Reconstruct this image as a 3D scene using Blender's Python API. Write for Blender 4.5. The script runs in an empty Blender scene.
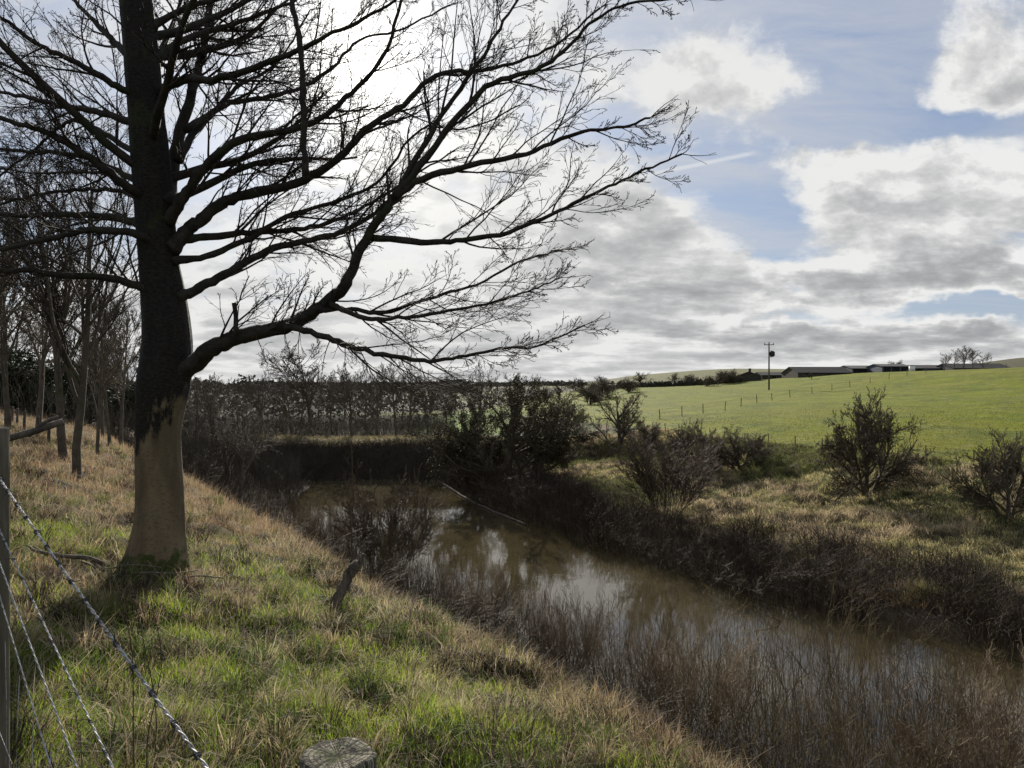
import bpy, math, random
import numpy as np
from mathutils import Vector, Matrix
R = math.radians
rng = np.random.default_rng(7)
random.seed(7)
sc = bpy.context.scene
COL = sc.collection

# ------------------------------------------------------------------ camera
F = 760.0
EYE = 1.65
cam_d = bpy.data.cameras.new('camera')
cam = bpy.data.objects.new('camera', cam_d); COL.objects.link(cam)
cam_d.sensor_width = 36.0
cam_d.lens = 36.0 * F / 1024.0
cam_d.clip_start = 0.05
cam_d.clip_end = 9000
cam.location = (0, 0, EYE)
cam.rotation_euler = (R(90), 0, 0)
sc.camera = cam

# ------------------------------------------------------------------ render / exposure
sc.view_settings.view_transform = 'Standard'
sc.view_settings.look = 'None'
sc.view_settings.gamma = 1
sc.view_settings.use_curve_mapping = False
sc.view_settings.exposure = 0.55
sc.cycles.use_denoising = True
sc.cycles.max_bounces = 5
sc.cycles.diffuse_bounces = 2
sc.cycles.glossy_bounces = 3
sc.cycles.transmission_bounces = 3
sc.cycles.use_adaptive_sampling = True
sc.cycles.adaptive_threshold = 0.02

# ------------------------------------------------------------------ sun and sky
SAZ = R(-11.2)       # left of straight ahead (+Y)
SEL = R(22.4)
SUN = Vector((math.sin(SAZ)*math.cos(SEL), math.cos(SAZ)*math.cos(SEL), math.sin(SEL)))
sun_d = bpy.data.lights.new('sun', 'SUN')
sun_d.energy = 5.0
sun_d.angle = R(0.53)
sun_d.color = (1.0, 0.93, 0.82)
sun = bpy.data.objects.new('sun', sun_d); COL.objects.link(sun)
sun.rotation_euler = (-SUN).to_track_quat('-Z', 'Y').to_euler()
sun.location = (0, 0, 60)

world = bpy.data.worlds.new('World'); sc.world = world
world.use_nodes = True
WN = world.node_tree; WN.nodes.clear()
class G:
    """tiny node-expression helper"""
    def __init__(s, nt): s.nt = nt
    def sock(s, inp, v):
        if isinstance(v, (int, float, tuple, list)): inp.default_value = v
        else: s.nt.links.new(v, inp)
    def m(s, op, a, b=0.0, c=0.0, clamp=False):
        n = s.nt.nodes.new('ShaderNodeMath'); n.operation = op; n.use_clamp = clamp
        for i, v in enumerate((a, b, c)): s.sock(n.inputs[i], v)
        return n.outputs[0]
    def v(s, op, a, b=(0, 0, 0), out=0, scale=None):
        n = s.nt.nodes.new('ShaderNodeVectorMath'); n.operation = op
        s.sock(n.inputs[0], a); s.sock(n.inputs[1], b)
        if scale is not None: s.sock(n.inputs['Scale'], scale)
        return n.outputs[out]
    def ss(s, x, a, b, lo=0.0, hi=1.0):
        n = s.nt.nodes.new('ShaderNodeMapRange'); n.interpolation_type = 'SMOOTHSTEP'
        s.sock(n.inputs[0], x); s.sock(n.inputs[1], a); s.sock(n.inputs[2], b); s.sock(n.inputs[3], lo); s.sock(n.inputs[4], hi)
        return n.outputs[0]
    def xyz(s, x, y, z=0.0):
        n = s.nt.nodes.new('ShaderNodeCombineXYZ')
        s.sock(n.inputs[0], x); s.sock(n.inputs[1], y); s.sock(n.inputs[2], z); return n.outputs[0]
    def sep(s, v):
        n = s.nt.nodes.new('ShaderNodeSeparateXYZ'); s.sock(n.inputs[0], v); return n.outputs
    def noise(s, vec, scale, detail=4, rough=.5, out=0, dist=0.0, lac=2.0):
        n = s.nt.nodes.new('ShaderNodeTexNoise'); s.sock(n.inputs['Vector'], vec)
        n.inputs['Scale'].default_value = scale; n.inputs['Detail'].default_value = detail
        n.inputs['Roughness'].default_value = rough; n.inputs['Distortion'].default_value = dist
        n.inputs['Lacunarity'].default_value = lac
        return n.outputs[out]
    def mix(s, f, a, b, kind='RGBA', blend='MIX'):
        n = s.nt.nodes.new('ShaderNodeMix'); n.data_type = kind; n.blend_type = blend if kind == 'RGBA' else 'MIX'
        if kind == 'RGBA': ia, ib, o = n.inputs[6], n.inputs[7], n.outputs[2]
        elif kind == 'VECTOR': ia, ib, o = n.inputs[4], n.inputs[5], n.outputs[1]
        else: ia, ib, o = n.inputs[2], n.inputs[3], n.outputs[0]
        s.sock(n.inputs[0], f)
        for i, v in ((ia, a), (ib, b)):
            if isinstance(v, tuple) and kind == 'RGBA' and len(v) == 3: v = v + (1,)
            s.sock(i, v)
        return o
g = G(WN)
tc = WN.nodes.new('ShaderNodeTexCoord')
D = tc.outputs['Generated']
dx, dy, dz = g.sep(D)
ym = g.m('MAXIMUM', dy, .10)
gx = g.m('DIVIDE', dx, ym); gz = g.m('DIVIDE', dz, ym)
front = g.ss(dy, .08, .35)
def px2g(px, py): return ((px-512)/F, (384-py)/F)
warp = g.v('SCALE', g.v('SUBTRACT', g.noise(D, 5.5, 5, .6, out=1), (.5, .5, .5)), scale=.16)
pw = g.v('ADD', g.xyz(gx, gz), warp)
def blob(px, py, sx, sy, amp):
    c = px2g(px, py)
    q = g.v('MULTIPLY', g.v('SUBTRACT', pw, (c[0], c[1], 0)), (F/sx, F/sy, 0))
    L = g.v('LENGTH', q, out=1)
    return g.m('MULTIPLY', g.ss(L, 1.9, 0.0), amp)
def total(bl):
    t = None
    for b in bl:
        o = blob(*b); t = o if t is None else g.m('ADD', t, o)
    return t
# clouds laid out over the valley as they stood that day (direction on the sky, spread, strength)
CL = [(725,70,75,60,.75),(775,110,50,30,.4),(970,60,75,58,.9),(1010,100,70,40,.5),
      (825,160,85,32,.7),(900,190,70,30,.4),(960,225,130,55,.85),(860,225,60,40,.4),(640,215,75,55,.85),(600,270,120,60,.6),
      (700,290,120,40,.6),(850,285,110,30,.5),(980,285,110,30,.6),(620,340,200,30,.7),(820,340,110,25,.55),(960,335,120,22,.7),
      (700,355,300,22,.6),(400,300,260,120,.45),(300,70,240,140,.30),(480,110,130,110,.25),(560,60,60,60,.12),
      (100,330,200,60,.5),(230,180,100,60,.10)]
HO = [(880,122,130,20,.75),(1000,125,60,14,.4),(720,150,60,28,.45),(830,120,60,14,.2),(765,200,50,28,.55),(700,215,30,30,.3),(790,250,60,12,.3),
      (970,306,90,12,1.1),(800,322,55,12,.85),(780,287,60,9,.6),(900,330,40,8,.5),(560,350,80,8,.4),(700,318,50,8,.45),(870,30,90,50,.45),(850,80,70,40,.45),(700,10,140,16,.2),(100,150,150,90,.55),(440,60,60,60,.3),(230,110,60,60,.3),(60,110,60,60,.2)]
DK = [(650,215,46,40,.6),(720,292,100,16,.8),(990,272,100,16,.75),(870,275,90,12,.6),(640,285,60,16,.5),(700,338,110,10,.95),(950,330,130,12,.95),(1000,250,40,20,.4),(560,250,50,20,.4),(780,265,50,10,.4),
      (600,300,60,20,.4),(1010,225,60,30,.3),(300,320,80,18,.7),(230,310,60,20,.4),(850,180,60,12,.3),(980,90,60,22,.25)]
bl = total(CL); ho = total(HO); dk = total(DK)
lz = g.m('LOGARITHM', g.m('ADD', g.m('MAXIMUM', gz, 0.0), .07), 2.718281828)
qn = g.xyz(g.m('MULTIPLY', gx, 1.7), lz)
qb = g.v('MULTIPLY', D, (1.6, 1.6, 3.4))
q = g.v('ADD', g.mix(front, qb, qn, 'VECTOR'), g.v('SCALE', warp, scale=.6))
n1 = g.noise(q, 3.4, 10, .60)
n1b = g.noise(g.v('ADD', q, (-.035, .06, 0)), 3.4, 6, .60)
n2 = g.noise(q, 9.0, 8, .6)
n3 = g.noise(g.v('MULTIPLY', q, (.8, 2.6, 1)), 2.2, 8, .62, dist=.6)
nn = g.m('ADD', g.m('MULTIPLY', g.m('SUBTRACT', n1, .5), 1.9), g.m('MULTIPLY', g.m('SUBTRACT', n2, .5), .55))
base = g.mix(front, -.12, g.m('SUBTRACT', g.m('SUBTRACT', bl, ho), .28), 'FLOAT')
dens = g.m('ADD', nn, base)
n4 = g.noise(g.v('MULTIPLY', q, (1, 1.5, 1)), 22.0, 6, .65)
edge = g.m('MULTIPLY', g.m('SUBTRACT', n4, .5), .45)
hz = g.ss(gz, .075, .0, 0.0, .75)
dens = g.m('ADD', dens, g.m('MULTIPLY', hz, front))
alpha = g.ss(g.m('ADD', dens, edge), -.24, .32)
thick = g.ss(dens, .22, 1.0)
relief = g.m('MULTIPLY', g.m('SUBTRACT', n1, n1b), 3.6)
mott = g.ss(g.m('ADD', g.m('MULTIPLY', n2, .6), g.m('MULTIPLY', n3, .4)), .30, .66)
grey = g.m('ADD', g.m('MULTIPLY', thick, .30), g.m('MULTIPLY', g.m('MULTIPLY', dk, mott), g.ss(dens, .0, .6)))
grey = g.m('ADD', grey, g.m('MULTIPLY', g.m('SUBTRACT', mott, .5), .22))
grey = g.m('MAXIMUM', g.m('SUBTRACT', grey, relief), 0.0)
grey = g.m('SUBTRACT', 1.0, g.m('EXPONENT', g.m('MULTIPLY', grey, -1.4)))
cosu = g.v('DOT_PRODUCT', D, tuple(SUN), out=1)
near = g.m('EXPONENT', g.m('MULTIPLY', g.m('SUBTRACT', cosu, 1.0), 7.0))        # brightness falls away from the sun
near2 = g.m('EXPONENT', g.m('MULTIPLY', g.m('SUBTRACT', cosu, 1.0), 48.0))
cbright = g.mix(near, (6.7, 6.7, 6.6), (6.0, 6.0, 5.9))
cgrey = g.mix(near, (1.9, 2.0, 2.15), (2.7, 2.78, 2.85))
cloud = g.mix(grey, cbright, cgrey)
sky = WN.nodes.new('ShaderNodeTexSky'); sky.sky_type = 'NISHITA'; sky.sun_disc = False
sky.sun_elevation = SEL; sky.sun_rotation = SAZ
sky.altitude = 200; sky.air_density = 1.0; sky.dust_density = .6; sky.ozone_density = 2.0
blue = g.mix(1.0, g.mix(.75, sky.outputs[0], g.mix(near, g.mix(front, (.9, 1.2, 2.0), (1.9, 2.45, 3.7)), (2.9, 3.45, 4.6))), (1, 1, 1), blend='MULTIPLY')
veil = g.m('MULTIPLY', g.ss(g.m('ADD', n3, g.m('MULTIPLY', g.ss(gz, .3, .5), .12)), .32, .70), g.m('ADD', g.m('MULTIPLY', near, .75), .38))
blue = g.mix(veil, blue, g.mix(near, (4.2, 4.4, 4.8), (4.9, 5.05, 5.35)))
skyc = g.mix(alpha, blue, cloud)
# two vapour trails
def trail(a, b, w, s):
    ax, ay = px2g(*a); bx, by = px2g(*b)
    L = math.hypot(bx-ax, by-ay); ux, uy = (bx-ax)/L, (by-ay)/L
    rel = g.v('SUBTRACT', g.v('ADD', g.xyz(gx, gz), g.v('SCALE', warp, scale=.03)), (ax, ay, 0))
    t = g.v('DOT_PRODUCT', rel, (ux, uy, 0), out=1)
    d = g.m('ABSOLUTE', g.v('DOT_PRODUCT', rel, (-uy, ux, 0), out=1))
    k = g.m('MULTIPLY', g.ss(d, w/F, .2/F), g.m('MULTIPLY', g.ss(t, -.02, .05), g.ss(t, L+.01, L-.01)))
    return g.m('MULTIPLY', g.m('MULTIPLY', k, s), front)
skyc = g.mix(trail((640,176), (752,153), 3.5, .6), skyc, (6, 6.1, 6.2))
skyc = g.mix(trail((905,162), (965,145), 2.5, .3), skyc, (5.4, 5.6, 5.8))
# light scattered round the sun, and its disc veiled by thin cloud
glow = g.m('MULTIPLY', near2, 3.0)
core = g.m('MULTIPLY', g.m('EXPONENT', g.m('MULTIPLY', g.m('SUBTRACT', cosu, 1.0), 500.0)), 12.0)
disc = g.m('MULTIPLY', g.ss(cosu, math.cos(R(1.5)), math.cos(R(.5))), 14.0)
add = g.m('ADD', g.m('ADD', glow, core), disc)
skyc = g.v('ADD', skyc, g.v('MULTIPLY', g.xyz(add, add, add), (1.0, .97, .88)))
# below the horizon
skyc = g.mix(g.ss(dz, -.01, -.04), skyc, (1.2, 1.2, 1.1))
bg = WN.nodes.new('ShaderNodeBackground'); g.sock(bg.inputs[0], skyc); bg.inputs[1].default_value = .088
wo = WN.nodes.new('ShaderNodeOutputWorld'); WN.links.new(bg.outputs[0], wo.inputs[0])
world.cycles.sampling_method = 'MANUAL'; world.cycles.sample_map_resolution = 1024

# ------------------------------------------------------------------ object helpers
def tag(o, label=None, cat=None, group=None, kind=None):
    if label: o['label'] = label
    if cat: o['category'] = cat
    if group: o['group'] = group
    if kind: o['kind'] = kind
    return o
def empty(name, loc, rz=0.0, scale=None):
    o = bpy.data.objects.new(name, None); COL.objects.link(o)
    o.empty_display_size = .2
    o.location = loc; o.rotation_euler = (0, 0, rz)
    if scale is not None: o.scale = scale
    return o
def link_mesh(name, me, parent=None, mat=None):
    o = bpy.data.objects.new(name, me); COL.objects.link(o)
    if parent is not None: o.parent = parent
    if mat is not None and not me.materials: me.materials.append(mat)
    return o
def copy_tree(o, parent=None):
    c = o.copy(); COL.objects.link(c); c.parent = parent
    for ch in o.children: copy_tree(ch, c)
    return c
def raw_mesh(name, V, faces_list, smooth=False, cols=None):
    """V (n,3); faces_list = list of int arrays (m,k)"""
    me = bpy.data.meshes.new(name)
    V = np.asarray(V, np.float32)
    me.vertices.add(len(V)); me.vertices.foreach_set('co', V.ravel())
    fl = [np.asarray(f, np.int32) for f in faces_list if len(f)]
    nl = sum(f.size for f in fl); nf = sum(len(f) for f in fl)
    me.loops.add(nl); me.polygons.add(nf)
    me.loops.foreach_set('vertex_index', np.concatenate([f.ravel() for f in fl]))
    tot = np.concatenate([np.full(len(f), f.shape[1], np.int32) for f in fl])
    st = np.concatenate([[0], np.cumsum(tot)[:-1]]).astype(np.int32)
    me.polygons.foreach_set('loop_start', st)
    me.polygons.foreach_set('use_smooth', np.full(nf, bool(smooth)))
    if cols is not None:
        a = me.color_attributes.new('Col', 'FLOAT_COLOR', 'POINT')
        c = np.ones((len(V), 4), np.float32); c[:, :3] = cols
        a.data.foreach_set('color', c.ravel())
    me.update(calc_edges=True); me.validate()
    return me
class MB:
    """collects tubes, boxes, blades; build() makes ONE mesh"""
    def __init__(s): s.V = []; s.F = {}; s.n = 0; s.C = []
    def add(s, V, F, col=None):
        V = np.asarray(V, float).reshape(-1, 3); F = np.asarray(F, int)
        s.F.setdefault(F.shape[1], []).append(F + s.n); s.V.append(V); s.n += len(V)
        if col is not None:
            s.C.append(np.broadcast_to(np.asarray(col, float), (len(V), 3)))
        return s
    def tubes(s, P, Rr, S=4, lump=0.0, cap=True):
        P = np.asarray(P, float); Rr = np.asarray(Rr, float)
        T, N, _ = P.shape
        t = np.gradient(P, axis=1); t /= np.linalg.norm(t, axis=2, keepdims=True)+1e-12
        mt = np.abs(t[:, :, 2]).mean(1) > .75
        ref = np.where(mt[:, None], np.array([[1., 0, 0]]), np.array([[0, 0, 1.]]))[:, None, :]
        a = np.cross(t, np.broadcast_to(ref, t.shape)); a /= np.linalg.norm(a, axis=2, keepdims=True)+1e-12
        b = np.cross(a, t)
        ang = np.arange(S)/S*2*np.pi
        rr = Rr[:, :, None]*np.ones(S)
        if lump: rr = rr*(1+rng.uniform(-lump, lump, rr.shape))
        V = P[:, :, None, :] + rr[..., None]*(np.cos(ang)[:, None]*a[:, :, None, :] + np.sin(ang)[:, None]*b[:, :, None, :])
        i = np.arange(T)[:, None, None]*N*S; j = np.arange(N-1)[None, :, None]*S; k = np.arange(S)[None, None, :]
        k2 = (k+1) % S
        q = np.stack([i+j+k, i+j+k2, i+j+S+k2, i+j+S+k], -1).reshape(-1, 4)
        s.add(V.reshape(-1, 3), q)
        if cap and S > 3:
            base = s.n - T*N*S
            top = (np.arange(T)[:, None]*N*S + (N-1)*S + np.arange(S)[None, :]) + base
            s.F.setdefault(S, []).append(top)
            bot = (np.arange(T)[:, None]*N*S + np.arange(S)[None, ::-1]) + base
            s.F.setdefault(S, []).append(bot)
        return s
    def tube(s, pts, rad, S=8, lump=0.0):
        pts = np.asarray(pts, float)
        rad = np.full(len(pts), rad) if np.isscalar(rad) else np.asarray(rad, float)
        return s.tubes(pts[None], rad[None], S, lump)
    def box(s, c, d, rz=0.0):
        x, y, z = [v/2 for v in d]
        V = np.array([(i*x, j*y, k*z) for k in (-1, 1) for j in (-1, 1) for i in (-1, 1)], float)
        ca, sa = math.cos(rz), math.sin(rz)
        V = np.stack([V[:, 0]*ca - V[:, 1]*sa, V[:, 0]*sa + V[:, 1]*ca, V[:, 2]], 1) + np.array(c)
        return s.add(V, [(0, 2, 3, 1), (4, 5, 7, 6), (0, 1, 5, 4), (2, 6, 7, 3), (0, 4, 6, 2), (1, 3, 7, 5)])
    def build(s, name, mat, parent=None, smooth=False):
        me = raw_mesh(name, np.concatenate(s.V), [np.concatenate(f) for f in s.F.values()], smooth,
                      np.concatenate(s.C) if s.C else None)
        return link_mesh(name, me, parent, mat)
def spline(pts, n):
    """Catmull-Rom through pts, n samples"""
    p = np.asarray(pts, float); p = np.vstack([2*p[0]-p[1], p, 2*p[-1]-p[-2]])
    m = len(p)-3; t = np.linspace(0, m-1e-6, n); k = t.astype(int); f = (t-k)[:, None]
    a, b, c, d = p[k], p[k+1], p[k+2], p[k+3]
    return .5*((2*b)+(-a+c)*f+(2*a-5*b+4*c-d)*f**2+(-a+3*b-3*c+d)*f**3)

# ------------------------------------------------------------------ materials
def new_mat(name):
    m = bpy.data.materials.new(name); m.use_nodes = True; nt = m.node_tree; nt.nodes.clear()
    out = nt.nodes.new('ShaderNodeOutputMaterial'); h = G(nt)
    return m, nt, h, out
def principled(nt, h, out, col, rough=.8, spec=.3, bump=None, bstr=.5, bdist=.02, metal=0.0, normal=None):
    p = nt.nodes.new('ShaderNodeBsdfPrincipled')
    h.sock(p.inputs['Base Color'], col if not isinstance(col, tuple) else tuple(col)+(1,))
    h.sock(p.inputs['Roughness'], rough); p.inputs['Specular IOR Level'].default_value = spec
    h.sock(p.inputs['Metallic'], metal)
    if bump is not None:
        b = nt.nodes.new('ShaderNodeBump'); b.inputs['Strength'].default_value = bstr; b.inputs['Distance'].default_value = bdist
        nt.links.new(bump, b.inputs['Height']); nt.links.new(b.outputs[0], p.inputs['Normal'])
    if out is not None: nt.links.new(p.outputs[0], out.inputs[0])
    return p
def noisy_mat(name, c1, c2, scale=6, rough=.85, bstr=.5, bdist=.02, stretch=(1, 1, 1), coord='Object', c3=None, spec=.25, metal=0.0):
    m, nt, h, out = new_mat(name)
    t = nt.nodes.new('ShaderNodeTexCoord')
    v = h.v('MULTIPLY', t.outputs[coord], stretch)
    a = h.noise(v, scale, 6, .6); b = h.noise(v, scale*5.3, 4, .6)
    f = h.ss(h.m('ADD', h.m('MULTIPLY', a, .65), h.m('MULTIPLY', b, .35)), .36, .64)
    col = h.mix(f, c1, c2)
    if c3 is not None: col = h.mix(h.ss(h.noise(v, scale*.45, 3, .5), .52, .68), col, c3)
    principled(nt, h, out, col, rough, spec, h.m('ADD', a, h.m('MULTIPLY', b, .6)), bstr, bdist, metal)
    return m
M = {}
M['twig'] = noisy_mat('dark_twig_bark', (.028, .022, .016), (.05, .04, .03), 9, .8, .2)
M['limb'] = noisy_mat('black_limb_bark', (.016, .014, .011), (.05, .042, .032), 7, .8, .8, .012, c3=(.03, .036, .016))  # near-black limb bark with greenish patches
M['brush'] = noisy_mat('brown_brush_bark', (.045, .034, .022), (.13, .098, .062), 3, .75, .2)
M['bracken'] = noisy_mat('dead_bracken_stem', (.12, .085, .055), (.30, .23, .15), 2.0, .8, .2)
M['darkbrush'] = noisy_mat('dark_thicket_bark', (.02, .015, .010), (.085, .062, .038), 1.2, .8, .2)
M['willow'] = noisy_mat('willow_stem_bark', (.06, .046, .024), (.17, .13, .072), 3, .85, .2, spec=.12)
M['hawthorn'] = noisy_mat('hawthorn_bark', (.055, .046, .03), (.125, .10, .065), 5, .85, .3)
M['farbark'] = noisy_mat('grey_brown_bark', (.075, .064, .047), (.15, .125, .09), 3, .85, .3)  # colour lightened to stand for distance haze and weak front light
M['beech'] = noisy_mat('young_beech_bark', (.065, .054, .038), (.12, .10, .072), 4, .8, .3, .01, c3=(.06, .065, .03))
M['ivy'] = noisy_mat('ivy_leaf', (.015, .024, .010), (.035, .05, .018), 5, .7, .1, spec=.15)
M['oldleaf'] = noisy_mat('olive_dead_leaf', (.05, .045, .022), (.11, .095, .05), 5, .8, .1, spec=.1)
M['post'] = noisy_mat('weathered_post_wood', (.09, .076, .055), (.20, .17, .12), 14, .9, .7, .004, stretch=(1, 1, .12), c3=(.085, .085, .05))
M['oldwood'] = noisy_mat('old_grey_wood', (.06, .05, .04), (.17, .14, .11), 10, .9, .7, .006, stretch=(1, 1, .2))
M['stone'] = noisy_mat('gritstone_wall', (.045, .04, .033), (.09, .08, .064), 2.5, .9, .3)
M['slate'] = noisy_mat('stone_slate_roof', (.022, .021, .020), (.045, .042, .038), 1.2, .8, .3)
M['sheet'] = noisy_mat('cement_sheet_roof', (.06, .06, .06), (.10, .10, .095), .8, .8, .2)
M['shedwall'] = noisy_mat('dark_shed_boards', (.05, .05, .055), (.09, .09, .10), 1.5, .8, .2)
M['bluewall'] = noisy_mat('faded_blue_sheet', (.05, .065, .10), (.08, .095, .13), 1.0, .6, .1)
M['opening'] = noisy_mat('unlit_interior', (.012, .012, .012), (.02, .02, .02), 2, .9, .1)
M['white'] = noisy_mat('white_paint', (.72, .72, .70), (.8, .8, .78), 3, .6, .1)
M['rubber'] = noisy_mat('dark_metal', (.03, .03, .03), (.06, .06, .06), 3, .6, .1)
m, nt, h, out = new_mat('galvanised_wire')
t = nt.nodes.new('ShaderNodeTexCoord'); a = h.noise(t.outputs['Object'], 60, 4, .6)
principled(nt, h, out, h.mix(h.ss(a, .45, .7), (.42, .42, .41), (.16, .14, .12)), h.ss(a, .3, .7, .45, .7), .4, metal=.6); M['wire'] = m

# main trunk: smooth brown bark below, black bark with a ragged lower edge above, moss at the foot
m, nt, h, out = new_mat('big_tree_bark')
t = nt.nodes.new('ShaderNodeTexCoord'); v = t.outputs['Object']; x, y, z = h.sep(v)
big = h.noise(h.v('MULTIPLY', v, (1, 1, .25)), 5, 5, .6); fine = h.noise(h.v('MULTIPLY', v, (1, 1, 2.2)), 26, 5, .6)
spk = h.noise(v, 60, 3, .6)
tan = h.mix(h.ss(big, .35, .65), (.12, .088, .050), (.21, .160, .095))
tan = h.mix(h.m('MULTIPLY', h.ss(fine, .50, .70), .7), tan, (.075, .06, .042))
tan = h.mix(h.ss(h.noise(h.v('MULTIPLY', v, (1, 1, .6)), 11, 5, .7), .56, .66, 0, .6), tan, (.10, .105, .06))
edge = h.noise(h.v('MULTIPLY', v, (1, 1, .28)), 9, 5, .7)
# black hangs lower on the uphill (left) side; object origin is the tree foot
lim = h.m('ADD', h.m('MULTIPLY', x, 1.1), h.m('MULTIPLY', h.m('SUBTRACT', edge, .5), 1.5))
st = h.ss(h.m('SUBTRACT', z, lim), 1.36, 1.56)
black = h.mix(h.ss(fine, .35, .7), (.010, .009, .007), (.032, .027, .021))
mos = h.ss(h.m('ADD', h.m('MULTIPLY', h.m('SUBTRACT', h.noise(v, 7, 5, .65), .5), 1.2), h.m('SUBTRACT', .26, z)), -.05, .15)
mos2 = h.m('MULTIPLY', h.ss(h.noise(v, 3.5, 5, .7), .52, .66), h.ss(z, 1.4, 3.2))
col = h.mix(st, tan, black)
col = h.mix(mos, col, h.mix(spk, (.03, .04, .008), (.075, .09, .02)))
col = h.mix(h.m('MULTIPLY', mos2, .7), col, (.032, .042, .014))
principled(nt, h, out, col, .85, .25, h.m('ADD', h.m('MULTIPLY', fine, .5), h.m('ADD', big, h.m('MULTIPLY', spk, .2))), .8, .02)
M['bigtree'] = m

# blades of grass and dead stems: colour per blade, light passes through
def blade_mat(name, trans):
    m, nt, h, out = new_mat(name)
    at = nt.nodes.new('ShaderNodeAttribute'); at.attribute_name = 'Col'
    p = principled(nt, h, None, at.outputs['Color'], .7, .12)
    tr = nt.nodes.new('ShaderNodeBsdfTranslucent'); nt.links.new(at.outputs['Color'], tr.inputs[0])
    mx = nt.nodes.new('ShaderNodeMixShader'); mx.inputs[0].default_value = trans
    nt.links.new(p.outputs[0], mx.inputs[1]); nt.links.new(tr.outputs[0], mx.inputs[2]); nt.links.new(mx.outputs[0], out.inputs[0])
    return m
M['blade'] = blade_mat('grass_blade', .6)
M['dead'] = blade_mat('dead_grass_stem', .42)

# ground: colour zones in the sheet itself plus fine procedural grain
m, nt, h, out = new_mat('ground_turf')
at = nt.nodes.new('ShaderNodeAttribute'); at.attribute_name = 'Col'
ge = nt.nodes.new('ShaderNodeNewGeometry'); P_ = ge.outputs['Position']
cd = nt.nodes.new('ShaderNodeCameraData')
f1 = h.noise(P_, 9, 6, .7); f2 = h.noise(P_, 1.6, 6, .65); f3 = h.noise(P_, .22, 6, .6)
k = h.m('ADD', h.m('MULTIPLY', f1, .45), h.m('ADD', h.m('MULTIPLY', f2, .35), h.m('MULTIPLY', f3, .3)))
k = h.m('MULTIPLY', h.ss(k, .36, .74), 1.0)
mult = h.m('ADD', h.m('MULTIPLY', k, .9), .5)
col = h.v('MULTIPLY', at.outputs['Color'], h.xyz(mult, mult, mult))
p = principled(nt, h, None, col, .95, .1, h.m('ADD', h.m('MULTIPLY', f2, 1.0), h.m('MULTIPLY', f1, .35)), .9, .14)
# turf seen against the light glows a little: short blades pass light on towards the viewer
tr = nt.nodes.new('ShaderNodeBsdfSheen') if hasattr(bpy.types, 'ShaderNodeBsdfSheen') else None
nt.links.new(p.outputs[0], out.inputs[0])
p.inputs['Sheen Weight'].default_value = .12; p.inputs['Sheen Roughness'].default_value = .6
nt.links.new(at.outputs['Color'], p.inputs['Sheen Tint'])
if tr is not None: nt.nodes.remove(tr)
M['ground'] = m

m, nt, h, out = new_mat('brown_reservoir_water')
ge = nt.nodes.new('ShaderNodeNewGeometry'); P_ = ge.outputs['Position']
w1 = h.noise(h.v('MULTIPLY', P_, (1, 1, 1)), 1.4, 4, .55); w2 = h.noise(P_, 6.0, 3, .5)
pt = h.noise(P_, .25, 4, .55)
hb = h.m('MULTIPLY', h.m('ADD', h.m('MULTIPLY', w1, .8), h.m('MULTIPLY', w2, .2)), h.ss(pt, .38, .62, .3, 1.0))
p = principled(nt, h, out, h.mix(h.ss(pt, .35, .65), (.050, .040, .020), (.070, .056, .030)), .04, .5, hb, .12, .05)
p.inputs['IOR'].default_value = 1.42
M['water'] = m
# ------------------------------------------------------------------ terrain functions
def sm(e0,e1,x):
    t=np.clip((x-e0)/(e1-e0),0,1); return t*t*(3-2*t)
def _h(ix,iy,s):
    n=(ix.astype(np.int64)*374761393+iy.astype(np.int64)*668265263+s*974634777)&0xffffffff
    n=((n^(n>>13))*1274126177)&0xffffffff
    n=n^(n>>16)
    return (n&0xffff)/65535.0
def vnoise(x,y,s=0):
    x=np.asarray(x,float); y=np.asarray(y,float)
    ix=np.floor(x); iy=np.floor(y); fx=x-ix; fy=y-iy
    fx=fx*fx*(3-2*fx); fy=fy*fy*(3-2*fy)
    a=_h(ix,iy,s); b=_h(ix+1,iy,s); c=_h(ix,iy+1,s); d=_h(ix+1,iy+1,s)
    return (a*(1-fx)+b*fx)*(1-fy)+(c*(1-fx)+d*fx)*fy
def fbm(x,y,s=0,o=4):
    v=0; a=.5; t=0
    for i in range(o):
        v=v+a*vnoise(x,y,s+i*17); t+=a; a*=.5; x=x*2.03+3.1; y=y*2.03-1.7
    return v/t
def spl(x,xs,ys):
    # monotone cubic interpolation
    xs=np.array(xs,float); ys=np.array(ys,float)
    h=np.diff(xs); d=np.diff(ys)/h
    m=np.zeros(len(xs)); m[0]=d[0]; m[-1]=d[-1]
    for i in range(1,len(xs)-1):
        m[i]=0 if d[i-1]*d[i]<=0 else 2*d[i-1]*d[i]/(d[i-1]+d[i])
    x=np.clip(x,xs[0],xs[-1]); k=np.clip(np.searchsorted(xs,x)-1,0,len(xs)-2)
    t=(x-xs[k])/h[k]
    return ((2*t**3-3*t**2+1)*ys[k]+(t**3-2*t**2+t)*h[k]*m[k]+(-2*t**3+3*t**2)*ys[k+1]+(t**3-t**2)*h[k]*m[k+1])
EYE=1.65; WZ=-6.35
RE=np.array([(60,-60),(25,0),(16,11.5),(12.2,18),(9,23.7),(6.8,28.1),(4,34.5),(1,41.6),(-2.9,52),(-6.3,64),(-9,72),(-30,130),(-90,260)],float)
def edge_off(y): return np.interp(y,[8,12,18,23,27,31,36,45,60],[7.0,6.6,5.6,3.7,2.2,1.9,1.4,.7,.3])
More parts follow.
